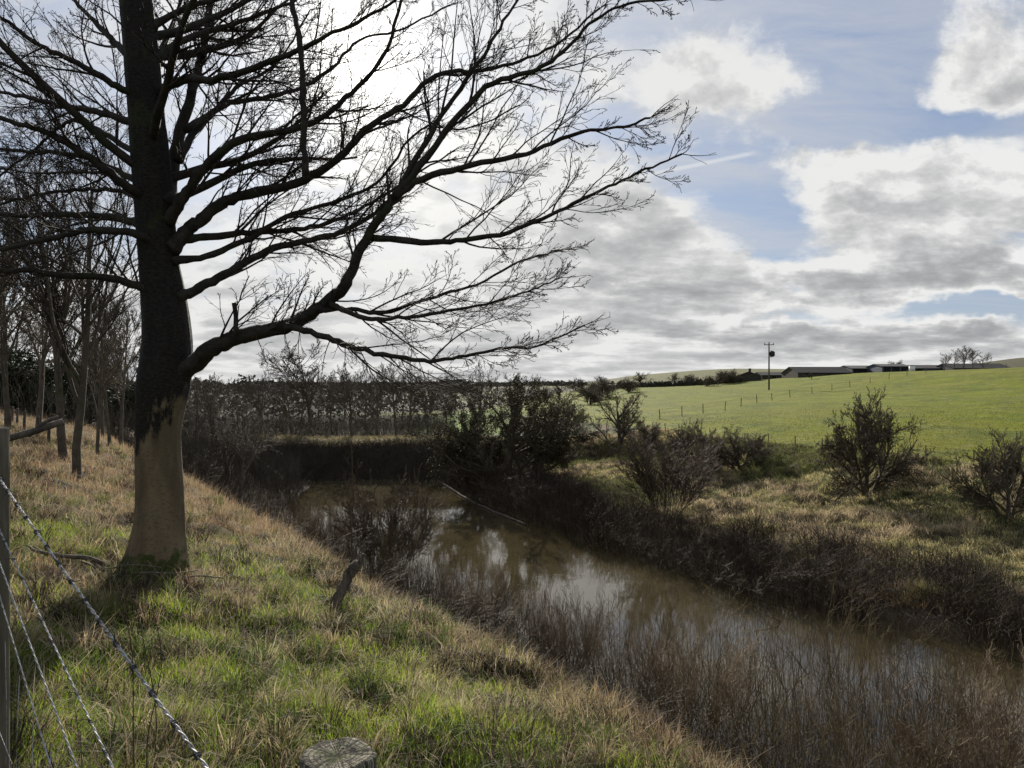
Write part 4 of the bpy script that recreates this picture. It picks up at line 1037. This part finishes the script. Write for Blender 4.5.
# pale boom of driftwood along the far water edge
PTS = [(437,66.0,0),(452,58,0),(470,51.5,0),(500,45.5,0),(527,41.5,0)]
P3 = [np.array([float(bankpt(Y, -.5)[0])+rng.uniform(-.1, .1), Y, WZ+.05]) for Y in (62.5, 58, 54, 50, 46.5, 43)]
P = spline(P3, 40); P[:, :2] += rng.normal(0, .03, (40, 2)); mb = MB(); mb.tube(P-P[0], rng.uniform(.05, .08, 40), 7, .1)
o = mb.build('floating_pole', M['oldwood'], None, True); o.location = tuple(P[0]); tag(o, 'long pale pole floating along the far edge of the water', 'pole')
for k_, (px, Y, dx_, dz_, lb) in enumerate([(690, 29.5, -3.4, .5, 'pale fallen branch lying in the thicket beside the water'), (800, 25.6, -1.5, .9, 'pale broken branch leaning out of the far thicket')]):
    q = at(px, Y)+(0, 0, .5); mb = MB(); P = spline([(0, 0, 0), (dx_*.35, .1, dz_*.5), (dx_*.7, -.1, dz_*.8), (dx_, .1, dz_)], 16); mb.tube(P, np.linspace(.035, .012, 16), 6, .1)
    o = mb.build('fallen_branch', M['post'], None, True); o.location = tuple(q); tag(o, lb, 'branch')
# white thing on the dam end
q = at(430, 67.2); mb = MB(); mb.box((0, 0, .12), (.9, .5, .35), .3); 
# tall dead stalks beside the fence
for k_ in range(13):
    px, Y = [(305/2+0,3.3),(154,2.9),(120,2.3),(107,2.0),(60,1.75),(42,1.6),(30,1.7),(75,1.9),(20,1.5),(88,2.2),(10,1.9),(50,2.4),(135,3.0)][k_]
    q = at(px, Y); L = rng.uniform(.45, .8) if Y < 2.8 else rng.uniform(.7, 1.0)
    mb = MB(); P = spline([(0, 0, -.02), (rng.uniform(-.03, .03), 0, L*.35), (rng.uniform(-.05, .05), rng.uniform(-.04, .04), L*.7), (rng.uniform(-.10, .10), rng.uniform(-.06, .06), L)], 12)
    mb.tube(P, np.linspace(.003, .0013, 12), 5)
    for j_ in range(5):
        i_ = 4+j_; d_ = np.array([rng.uniform(-1, 1), rng.uniform(-1, 1), .9])*.035; mb.tube([P[i_], P[i_]+d_*.6, P[i_]+d_], [.0014, .0012, .0008], 4)
    o = mb.build('dead_stalk', M['brush'], None, True); o.location = tuple(q)
    tag(o, 'tallest thin dead stalk, in front of the big tree foot' if k_ == 0 else 'thin dark dead stalk standing beside the barbed wire', 'stalk', None if k_ == 0 else 'dead stalks by the wire fence')

# ------------------------------------------------------------------ near fence
def round_post(parent, name, base, top, r, mat, lean=(0, 0), crack=True):
    """round post with a worn, split top"""
    S = 40; rows = []; b = np.array(base, float); hgt_ = top-b[2]
    zs = np.linspace(0, 1, 26)
    aa = np.arange(S)/S*2*np.pi; prof = 1+.03*np.cos(2*aa+1)+.02*np.cos(5*aa)+rng.normal(0, .008, S)
    V = []
    for t_ in zs:
        rr = r*prof*(1+rng.normal(0, .004, S)); c_ = b+np.array([lean[0]*t_, lean[1]*t_, hgt_*t_])
        V.append(c_+np.stack([np.cos(aa)*rr, np.sin(aa)*rr, np.zeros(S)], 1))
    c_ = b+np.array([lean[0], lean[1], hgt_])
    for q_, dz_ in ((.97, .003), (.85, .004), (.65, .003), (.4, .002), (.2, .002)):
        rr = r*prof*q_; zz = dz_+rng.normal(0, .0006, S)+.002*np.cos(3*aa+2)*q_
        V.append(c_+np.stack([np.cos(aa)*rr, np.sin(aa)*rr, zz], 1))
    n = len(V); V.append(c_[None]); V = np.concatenate(V)
    i = np.arange(n-1)[:, None]*S; j = np.arange(S)[None]; j2 = (j+1) % S
    mb = MB(); mb.add(V, np.stack([i+j, i+j2, i+S+j2, i+S+j], -1).reshape(-1, 4)); k = (n-1)*S
    mb.F.setdefault(3, []).append(np.stack([k+np.arange(S), k+(np.arange(S)+1) % S, np.full(S, n*S)], -1))
    return mb.build(name, mat, parent, True)
# wood of the post top: dark radial cracks and rings with green algae
m, nt, h, out = new_mat('cut_post_wood')
t = nt.nodes.new('ShaderNodeTexCoord'); v = t.outputs['Object']; x, y, z = h.sep(v)
POSTA = np.array([-.236, 1.03])
rel = h.v('SUBTRACT', v, (0, 0, 0)); rx, ry, rz = h.sep(rel)
rr = h.v('LENGTH', h.xyz(rx, ry, 0), out=1); an = h.m('ARCTAN2', ry, rx)
rings = h.m('SINE', h.m('ADD', h.m('MULTIPLY', rr, 900), h.m('MULTIPLY', h.noise(v, 30, 3, .6), 8)))
crk = h.noise(h.xyz(h.m('MULTIPLY', an, 3.0), h.m('MULTIPLY', rr, 6), 0), 3.2, 5, .7)
spots = h.noise(v, 45, 5, .7)
col = h.mix(h.ss(spots, .35, .65), (.26, .235, .165), (.42, .38, .28))
col = h.mix(h.ss(rings, .2, 1.0), col, (.14, .12, .085))
col = h.mix(h.ss(h.noise(v, 22, 4, .6), .5, .65), col, (.15, .17, .075))
crackm = h.ss(h.m('ABSOLUTE', h.m('SUBTRACT', crk, .5)), .045, .01)
blotch = h.ss(h.noise(v, 38, 3, .6), .56, .64)
dk_ = h.m('MAXIMUM', crackm, blotch)
col = h.mix(h.m('MULTIPLY', dk_, .88), col, (.022, .018, .012))
principled(nt, h, out, col, .9, .2, h.m('SUBTRACT', h.m('MULTIPLY', spots, .5), dk_), .9, .004); M['cutpost'] = m
A = np.array([POSTA[0], POSTA[1], float(H1([POSTA[0]], [POSTA[1]])[0])]); B = np.array([(-9-512)/F*2.42, 2.42, 0.0]); B[2] = float(H1([B[0]], [B[1]])[0])
fence = empty('wire_fence', tuple(A)); tag(fence, 'barbed wire fence with round wooden posts running past the camera', 'fence')
pa = round_post(fence, 'post', (0, 0, -.3), EYE-.505-A[2], .050, M['cutpost']); tag(pa, 'sawn round post with a cracked algae stained top')
B_ = B-A
pb = round_post(fence, 'post', (B_[0], B_[1], B_[2]-.3), 1.505-A[2], .052, M['post'], (.0, .0)); tag(pb, 'tall grey weathered post at the left edge')
# continuing posts, behind the camera and up the slope
dirA = (B-A)[:2]/np.linalg.norm((B-A)[:2]); 
C3 = []
for k_, s_ in enumerate((-2.1, -4.2, 4.5, 6.9, 9.3, 11.7)):
    c2 = A[:2]+dirA*s_; z_ = float(H1([c2[0]], [c2[1]])[0]); C3.append((s_, c2, z_))
    round_post(fence, 'post', (c2[0]-A[0], c2[1]-A[1], z_-A[2]-.3), z_+1.15-A[2], .048, M['post'])
def wire_path(h_a, h_b, sag, s0=-4.2, s1=11.7):
    nodes = sorted([(0.0, A[:2], A[2], h_a), (float(np.linalg.norm((B-A)[:2])), B[:2], B[2], h_b)]+[(s_, c2, z_, .5*(h_a+h_b)) for s_, c2, z_ in C3], key=lambda q: q[0])
    off = -np.array([dirA[1], -dirA[0]])*.056   # stapled to the near side of the posts
    out_ = []
    for (sa, ca, za, ha), (sb, cb, zb, hb) in zip(nodes[:-1], nodes[1:]):
        m_ = 70; t_ = np.linspace(0, 1, m_, endpoint=False)[:, None]
        xy = ca*(1-t_)+cb*t_+off; z_ = (za+ha)*(1-t_)+(zb+hb)*t_-sag*4*t_*(1-t_)
        out_.append(np.hstack([xy, z_]))
    return np.concatenate(out_)-A
def barbed(h_a, h_b, sag, rw, barb=True, lab=None):
    P = wire_path(h_a, h_b, sag); L = np.r_[0, np.cumsum(np.linalg.norm(np.diff(P, axis=0), axis=1))]
    n = int(L[-1]/.0055); s_ = np.linspace(0, L[-1], n); Q = np.stack([np.interp(s_, L, P[:, i_]) for i_ in range(3)], 1)
    t_ = np.gradient(Q, axis=0); t_ /= np.linalg.norm(t_, axis=1, keepdims=True); a_ = np.cross(t_, [0, 0, 1.]); b_ = np.cross(a_, t_)
    mb = MB()
    for ph in (0, math.pi):
        w_ = s_/.052*2*math.pi+ph; mb.tube(Q+rw*1.15*(np.cos(w_)[:, None]*a_+np.sin(w_)[:, None]*b_), rw, 5)
    o = mb.build('wire', M['wire'], fence, True)
    if lab: tag(o, lab)
    if barb:
        mb = MB(); w_ = np.linspace(0, 2*math.pi*2.2, 20); ww = rw*2.6; X_ = np.array([1., 0, 0]); Y_ = np.array([0, 1., 0]); Z_ = np.array([0, 0, 1.])
        mb.tube(Z_*np.linspace(-.006, .006, 20)[:, None]+ww*(np.cos(w_)[:, None]*X_+np.sin(w_)[:, None]*Y_), rw*.75, 4)
        for sg_ in (-1, 1):
            a2 = .4 if sg_ > 0 else 2.6; d_ = math.cos(a2)*X_+math.sin(a2)*Y_+Z_*.5*sg_
            mb.tube([Z_*.005*sg_, Z_*.005*sg_+d_*.010, Z_*.005*sg_+d_*.019], [rw*.75, rw*.7, rw*.2], 4)
        pb_ = None
        for sb in np.arange(3.2, 7.6, .095):
            i_ = min(int(sb/.0055), n-2)
            if pb_ is None: pb_ = mb.build('barb', M['rubber'], o, True); c_ = pb_
            else: c_ = pb_.copy(); COL.objects.link(c_); c_.parent = o
            c_.location = tuple(Q[i_]); c_.rotation_mode = 'QUATERNION'
            c_.rotation_quaternion = Vector(t_[i_]).to_track_quat('Z', 'Y') @ Matrix.Rotation(rng.uniform(0, 6.28), 3, 'Z').to_quaternion()
za_, zb_ = A[2], B[2]
barbed(.985-za_, 1.49-zb_, .012, .0017, lab='bright top strand of twisted barbed wire')
barbed(.65-za_, 1.395-zb_, .012, .0012, lab='slack middle strand of twisted wire')
barbed(.40-za_, 1.34-zb_, .012, .0012, False); barbed(.09-za_, 1.30-zb_, .012, .0011, False)
# netting below the strands
mb = MB()
P0 = wire_path(.50, 1.06, .05); P1 = wire_path(.03, .06, .0)
L = np.r_[0, np.cumsum(np.linalg.norm(np.diff(P0, axis=0), axis=1))]
for s_ in np.arange(0, L[-1], .15):
    a_ = np.array([np.interp(s_, L, P0[:, i_]) for i_ in range(3)]); b_ = np.array([np.interp(s_, L, P1[:, i_]) for i_ in range(3)])
    mb.tube(np.linspace(a_, b_, 5)+rng.normal(0, .004, (5, 3)), .0009, 4)
for f_ in (.33, .6, .85): mb.tube(P0*(1-f_)+P1*f_, .0009, 4)
mb.build('netting', M['wire'], fence, True)
# rail lying against the far side of the second post
mb = MB(); q = np.array([(8-512)/F*3.0, 3.0, EYE-(437-384)/F*3.0])-A
mb.tube(spline([q+(-.05, 0, -.02), q+(.07, .05, .02), q+(.16, .1, .055)], 8), [.014]*8, 7, .1); mb.tube(spline([q+(.05, .05, .0), q+(.10, .06, .05), q+(.14, .1, .075)], 6), [.008]*6, 6, .1)
tag(mb.build('broken_rail', M['oldwood'], fence, True), 'short dark broken branch sticking out beside the left post')

# short old posts on the brow
bf = None; bp = [(12,30,415,.75),(17,31,417,.7),(24,27,416,.8),(37,25,425,.75),(48.5,24,429,.75)]
q0 = at(24, 27); bf = empty('old_fence', tuple(q0)); tag(bf, 'row of short dark old fence posts on the brow behind the left post', 'fence')
tops = []
for (px, Y, ty, hh_) in bp:
    q = at(px, Y)-q0; mb = MB(); mb.tube([q+(0, 0, -.2), q+(.01, 0, .3), q+(.03, 0, hh_)], [.055, .05, .045], 8, .06); mb.build('post', M['oldwood'], bf, False); tops.append(q+(0.02, 0, hh_*.85))
for f_ in (1.0, .6):
    mb = MB(); mb.tube(np.array(tops)*(1, 1, 1)-np.array([0, 0, (1-f_)*.6]), .003, 4); mb.build('wire', M['rubber'], bf)

# ------------------------------------------------------------------ field fences
def field_fence(name, pts, label, hp, r, step_wires=(.95, .6), mesh_rails=False):
    q0 = pts[0]; o = empty(name, tuple(q0)); tag(o, label, 'fence')
    proto = None; tp_ = []
    for i_, q in enumerate(pts):
        d_ = q-q0
        if proto is None:
            mb = MB(); mb.tube([(0, 0, -.3), (0, 0, hp*.5), (.02, 0, hp)], [r, r*.95, r*.9], 7, .05); proto = mb.build('post', M['post'], o); c = proto
        else:
            c = proto.copy(); COL.objects.link(c); c.parent = o
        c.location = tuple(d_); c.rotation_euler = (rng.uniform(-.05, .05), rng.uniform(-.07, .07), rng.uniform(0, 6)); tp_.append(d_)
    for f_ in step_wires:
        mb = MB(); mb.tube(np.array(tp_)+np.array([0, 0, hp*f_]), .006, 4); mb.build('wire', M['rubber'], o)
    return o
pts = []
for Y in np.arange(8, 68, 2.45):
    x_ = np.interp(Y, RE[:, 1], RE[:, 0]); x2, y2 = x_+21.9*.915, Y+21.9*.40
    x2 += rng.uniform(-.15, .15); pts.append(np.array([x2, y2, float(H1([x2], [y2])[0])]))
field_fence('field_fence', pts, 'post and wire fence along the foot of the green field above the tufted bank', 0.85, .04)
pts = []
for px in [660,682,703,725,741,757,772,790,812,832,850,870,889,907,926,944,963,984,1006,1030,1055]:
    Y = np.interp(px, [660,725,800,850,900,990,1060], [84,94,124,138,150,163,172]); pts.append(at(px, Y))
field_fence('field_fence', pts, 'line of thin posts climbing diagonally across the middle of the green field', 1.15, .055)

# ------------------------------------------------------------------ electricity pole
q = at(769, 150); zt = EYE-(343-384)/F*150; hp = zt-q[2]
o = empty('electricity_pole', tuple(q)); tag(o, 'wooden electricity pole with a grey transformer on its side, standing in the green field', 'pole')
mb = MB(); mb.tube([(0, 0, -.5), (0, 0, hp*.5), (0, 0, hp)], [.17, .15, .12], 12); mb.build('mast', M['oldwood'], o, True)
mb = MB(); mb.box((0, 0, hp-.35), (2.0, .14, .14)); mb.build('crossarm', M['oldwood'], o)
for dx_ in (-.85, .0, .85):
    mb = MB(); mb.tube([(dx_, 0, hp-.28 if dx_ else hp), (dx_, 0, hp-.15 if dx_ else hp+.12), (dx_, 0, hp+.05 if dx_ else hp+.25)], [.06, .09, .04], 8); mb.build('insulator', M['rubber'], o, True)
mb = MB(); mb.tube([(.62, -.05, hp-2.7), (.62, -.05, hp-2.6), (.62, -.05, hp-1.7), (.62, -.05, hp-1.6)], [.3, .42, .42, .3], 14); tf = mb.build('transformer', M['rubber'], o)
mb = MB()
for a in np.arange(0, 6.28, .52): mb.box((.62+math.cos(a)*.46, -.05+math.sin(a)*.46, hp-2.15), (.10, .02, .75), a)
mb.build('fin', M['rubber'], tf)
mb = MB(); mb.box((.28, -.05, hp-2.75), (.7, .1, .08)); mb.box((.28, -.05, hp-1.55), (.7, .1, .08)); mb.build('bracket', M['rubber'], o)

# ------------------------------------------------------------------ farm
def building(name, label, cat, px0, px1, ytop, Y, depth, wall_h_frac, wallm, roofm, rz=0.0, openings=(), gable=True, extra=None):
    """gabled building, long side to the valley; ytop = eye-line row of its ridge"""
    cx = ((px0+px1)/2-512)/F*Y; w_ = (px1-px0)/F*Y
    zg = min(float(H1([cx+a], [Y+b])[0]) for a in (-w_/2, w_/2) for b in (0, depth))
    zt = EYE-(ytop-384)/F*Y; Ht = max(zt-zg, 2.2); hw = Ht*wall_h_frac
    o = empty(name, (cx, Y, zg), rz); tag(o, label, cat)
    x_, d_ = w_/2, depth/2
    mb = MB(); V = [(-x_, -d_, -.6), (x_, -d_, -.6), (x_, d_, -.6), (-x_, d_, -.6), (-x_, -d_, hw), (x_, -d_, hw), (x_, d_, hw), (-x_, d_, hw), (-x_, 0, Ht-.12), (x_, 0, Ht-.12)]
    mb.add(V, [(0, 1, 5, 4), (2, 3, 7, 6), (1, 2, 6, 5), (3, 0, 4, 7)]); mb.F.setdefault(3, []).append(np.array([(5, 6, 9), (7, 4, 8)])); mb.build('wall', wallm, o)
    e = .25; th = .1
    for sg_, nm in ((-1, 'roof'), (1, 'roof')):
        mb = MB(); sl = (Ht-hw)/d_; y1 = sg_*(d_+e); z1 = hw-e*sl
        V = [(-x_-e, 0, Ht), (x_+e, 0, Ht), (x_+e, y1, z1), (-x_-e, y1, z1), (-x_-e, 0, Ht-th), (x_+e, 0, Ht-th), (x_+e, y1, z1-th), (-x_-e, y1, z1-th)]
        mb.add(V, [(0, 1, 2, 3), (7, 6, 5, 4), (0, 3, 7, 4), (1, 5, 6, 2), (3, 2, 6, 7)]); mb.build(nm, roofm, o)
    for (f0, f1, z0, z1, nm, mt) in openings:
        mb = MB(); a_, b_ = -x_+2*x_*f0, -x_+2*x_*f1; mb.box(((a_+b_)/2, -d_-.03, (z0+z1)/2*hw), (b_-a_, .08, (z1-z0)*hw)); f = mb.build(nm, mt, o)
    if extra: extra(o, x_, d_, hw, Ht)
    return o
def chimney(o, x_, d_, hw, Ht):
    mb = MB(); mb.box((x_*.7, 0, Ht+.25), (.7, .6, 1.0)); mb.box((x_*.7, 0, Ht+.80), (.8, .7, .1)); mb.build('chimney', M['stone'], o)
building('farmhouse', 'small gabled stone farmhouse at the left end of the farm', 'house', 742, 757, 371.5, 205, 6, .6, M['stone'], M['slate'], 1.2, [(.2, .35, .3, .7, 'window', M['opening']), (.6, .75, .3, .7, 'window', M['opening']), (.45, .55, 0, .6, 'door', M['opening'])], extra=chimney)
building('stone_barn', 'low stone barn between the farmhouse and the big barn', 'barn', 757, 791, 373.5, 212, 7, .62, M['stone'], M['slate'], .05, [(.3, .4, 0, .8, 'door', M['opening']), (.6, .66, .3, .7, 'window', M['opening'])])
building('stone_barn', 'long big stone barn with a sagging slate roof, tallest of the farm', 'barn', 789, 843, 366.8, 200, 10, .48, M['stone'], M['slate'], .06, [(.15, .24, 0, .9, 'door', M['opening']), (.55, .6, .3, .7, 'window', M['opening']), (.8, .85, .3, .7, 'window', M['opening'])])
building('cattle_shed', 'grey sheet roofed cattle shed just right of the big barn', 'shed', 844, 877, 366.5, 206, 10, .62, M['shedwall'], M['sheet'], 0, [(.05, .42, .0, .8, 'opening', M['opening']), (.5, .92, 0, .8, 'opening', M['opening'])])
building('open_shed', 'open fronted shed with a pale roof edge in the middle of the farm', 'shed', 874, 902, 370, 198, 8, .7, M['bluewall'], M['sheet'], .03, [(.06, .3, 0, .85, 'opening', M['opening']), (.36, .62, 0, .85, 'opening', M['opening']), (.68, .94, 0, .85, 'opening', M['opening'])])
building('cattle_shed', 'long low dark shed between the white tank and the bare tree clump', 'shed', 900, 947, 366, 210, 12, .55, M['bluewall'], M['slate'], 0, [(.1, .22, 0, .8, 'door', M['opening']), (.6, .78, 0, .8, 'opening', M['opening'])])
building('cattle_shed', 'dark end shed behind the bare tree clump at the right of the farm', 'shed', 942, 1000, 363.5, 204, 10, .45, M['shedwall'], M['slate'], .04, [(.2, .3, 0, .8, 'door', M['opening'])])
# white tank
q = at(912, 190); zt = EYE-(367.5-384)/F*190; o = empty('storage_tank', tuple(q)); tag(o, 'small white upright tank in front of the farm sheds', 'tank')
hh_ = max(zt-q[2], 1.5); mb = MB(); mb.tube([(0, 0, -.3), (0, 0, hh_*.9)], [.7, .7], 20); tk = mb.build('cylinder', M['white'], o, True); tk.name = 'tank_body'
mb = MB(); mb.tube([(0, 0, hh_*.9), (0, 0, hh_*.97), (0, 0, hh_)], [.74, .5, .12], 20); mb.build('lid', M['sheet'], o, True)
# trees at the farm and on the skyline
for i_, (px, Y, h_, lb) in enumerate([(944,196,5.0,'smallest tree at the left side of the clump by the farm'),(953,198,6.3,'second tree from the left in the clump by the farm'),(963,199,6.9,'tallest middle tree of the clump by the farm'),(973,197,6.4,'fourth tree of the clump by the farm'),(983,198,5.2,'last tree at the right side of the clump by the farm')]):
    put(('bare', i_ % 4), px, Y, h_, lb, 'tree', 'tree clump by the farm', wid=1.35)
FT = [(706,190,3.0,'round bush at the left end of the hedge before the farm'),(718,195,3.8,'first small tree in the hedge left of the farmhouse'),(727,198,4.2,'second small tree in the hedge left of the farmhouse'),(735,200,3.4,'bush touching the farmhouse'),(812,178,1.8,'low bush in front of the big stone barn'),(896,214,3.8,'lone small tree showing over the open shed')]
for i_, (px, Y, h_, lb) in enumerate(FT): put(('haw', i_ % 3), px, Y, h_, lb, 'tree' if h_ > 3.2 else 'bush', wid=1.3)
VT = [(548,150,5.5,0),(560,175,6,1),(590,130,5.5,2),(600,150,6.5,0),(608,160,6.5,1),(628,175,5.5,2),(640,215,6,1),(470,140,7,0),(490,170,8,1),(515,150,7,2),(455,190,8,0),(430,160,8,3),(402,150,8.5,1),(372,140,8.5,2),(345,150,8.5,3),(318,140,8.5,0),(290,145,8.5,1),(262,120,7.5,2),(238,100,6.5,3),(210,110,7.5,0),(672,225,5,1),(690,232,4.5,2),(575,230,6,3),(535,215,7,2)]
VN = ['crown just left of the small round hawthorn','crown above the small round hawthorn','dark crown just left of the upright dark hawthorn','dark crown behind the upright dark hawthorn','crown right beside the upright dark hawthorn','low crown at the end of the field hedge']
for i_, (px, Y, h_, v) in enumerate(VT):
    lb = 'distant bare tree, '+VN[i_-0] if i_ < 6 else 'hazy bare tree far down the valley beyond the dam' if px < 560 else 'small distant tree in the hedge below the far hill'
    put(('bare', v) if px < 545 else ('haw', v % 3), px, Y, h_*(1 if px < 545 else .72), lb, 'tree', None if i_ < 6 else ('distant trees beyond the dam' if px < 560 else 'distant trees in the hedge below the hill'), wid=1.3)
# hedges and walls across the far fields
def hedge(name, p0, p1, hh_, label, mat, th=1.2, n=60):
    t_ = np.linspace(0, 1, n); px = p0[0]+(p1[0]-p0[0])*t_; Y = p0[1]+(p1[1]-p0[1])*t_; x = (px-512)/F*Y; z = H1(x, Y)
    k = 7; Vv = []; prof = np.linspace(0, math.pi, k); nz = fbm(np.arange(n)*.6, np.zeros(n), int(p0[0]), 3)
    for i_ in range(n):
        hv = hh_*(.45+1.1*nz[i_])
        for a in prof: Vv.append((x[i_]+rng.normal(0, .12), Y[i_]-math.cos(a)*th*(.6+.8*nz[i_])+rng.normal(0, .15), z[i_]-.2+(math.sin(a)**.6)*hv+rng.normal(0, .10*hh_)))
    i = np.arange(n-1)[:, None]*k; j = np.arange(k-1)[None]
    mb = MB(); mb.add(np.array(Vv)-np.array([x[0], Y[0], z[0]]), np.stack([i+j, i+j+1, i+k+j+1, i+k+j], -1).reshape(-1, 4)); o = mb.build(name, mat); o.location = (x[0], Y[0], z[0]); tag(o, label, 'hedge' if name == 'hedge' else 'wall'); return o
M['hedge'] = noisy_mat('dark_hedge', (.022, .022, .014), (.055, .05, .032), .8, .95, .8, .2)
M['farwood'] = noisy_mat('far_wood', (.075, .068, .052), (.13, .115, .085), .15, .95, .8, .4)  # distance haze is put into this paler colour
hedge('hedge', (600,205), (742,202), 1.5, 'hedge along the top edge of the green field left of the farm', M['hedge'], n=150)
hedge('hedge', (590,520), (770,560), 3.0, 'thin dark hedge at the foot of the far hill', M['hedge'], 2.5, 120)
hedge('dry_stone_wall', (620,330), (735,300), 1.3, 'grey boundary wall across the rough ground below the hill', M['stone'], .5, 120)
hedge('dry_stone_wall', (560,400), (700,430), 1.5, 'upper grey boundary wall below the far hill', M['stone'], .5, 120)
# far wooded ridge reads as one mass
def wood(p0, p1, Y0, Y1, hh_, n=1500, s=3.0):
    px = rng.uniform(p0, p1, n); Y = rng.uniform(Y0, Y1, n); x = (px-512)/F*Y; z = H1(x, Y)
    nz_ = fbm(px*.045, Y*.012, 55, 3); kk = rng.uniform(0, 1, n) < sm(.30, .62, nz_)+.25
    x, Y, z, nz_ = x[kk], Y[kk], z[kk], nz_[kk]; n = len(x)
    c_ = np.stack([x, Y, z+hh_*rng.uniform(.1, 1, n)*(.15+1.6*nz_**1.3)], 1); V = []
    e1 = rng.normal(0, 1, (n, 4, 3)); e1 /= np.linalg.norm(e1, axis=2, keepdims=True)
    ang_ = np.arange(6)/6*6.283
    sx = rng.uniform(.5, 1.2, (n, 1))*s
    # a ragged clump of twiggy facets for each crown
    Vb = []; F_ = []
    for q_ in range(5):
        o_ = c_+rng.normal(0, s*.45, (n, 3))*(1, 1, .6); a_ = rng.normal(0, 1, (n, 3)); a_ /= np.linalg.norm(a_, axis=1, keepdims=True); b_ = np.cross(a_, rng.normal(0, 1, (n, 3))); b_ /= np.linalg.norm(b_, axis=1, keepdims=True)
        Vb.append(np.stack([o_-a_*sx*.6, o_+b_*sx*.5, o_+a_*sx*.6, o_-b_*sx*.5], 1).reshape(-1, 3))
    Vb = np.concatenate(Vb); return Vb, np.arange(len(Vb)).reshape(-1, 4)
mb = MB()
for a_ in [(-150,470,450,700,4.5,2600,2.6),(240,575,700,900,2.5,2000,2.6),(380,470,560,640,6,500,3.0),(575,640,470,560,5,350,2.4)]:
    mb.add(*wood(*a_))
def thicket(n, p0, p1, Y0, Y1, L, r_, lean=.5):
    px = rng.uniform(p0, p1, n); Y = rng.uniform(Y0, Y1, n); x = (px-512)/F*Y; z = H1(x, Y)
    nz = .35+1.3*fbm(x*.18, Y*.18, 66, 3)
    P_a, R_a = arcs(np.stack([x, Y, z-.05], 1), rng.uniform(.5, 1.1, n)*L*nz, rng.uniform(.6, 1.2, n)*r_, rng.uniform(.02, lean, n))
    mb.tubes(P_a, R_a, 3, cap=False)
    k = rng.integers(0, n, n*5); j = rng.integers(2, 6, n*5)      # side shoots
    P_b, R_b = arcs(P_a[k, j], rng.uniform(.15, .35, n*5)*L, np.full(n*5, r_*.4), rng.uniform(.2, 1.1, n*5), 4); mb.tubes(P_b, R_b, 3, cap=False)
thicket(2500, -260, 205, 40, 75, 3.0, .012, 1.0)
mb.add(*wood(150, 455, 110, 250, 6.5, 4200, .42)); mb.add(*wood(450, 540, 150, 260, 4.5, 500, .5)); mb.add(*wood(-260, 200, 55, 140, 5.0, 4200, .35))
thicket(2600, 150, 455, 78, 130, 2.3, .011, 1.2)
thicket(2200, 250, 450, 72, 90, 2.2, .012, .9)
thicket(1400, 150, 300, 50, 64, 2.4, .011, .9)
o = mb.build('woodland', M['farwood']); tag(o, 'brown leafless wood filling the valley beyond the dam and the far ridge', 'woodland', kind='stuff')
for key, root in PROTO.items():
    if key not in used:
        for ch in list(root.children): bpy.data.objects.remove(ch)
        bpy.data.objects.remove(root)
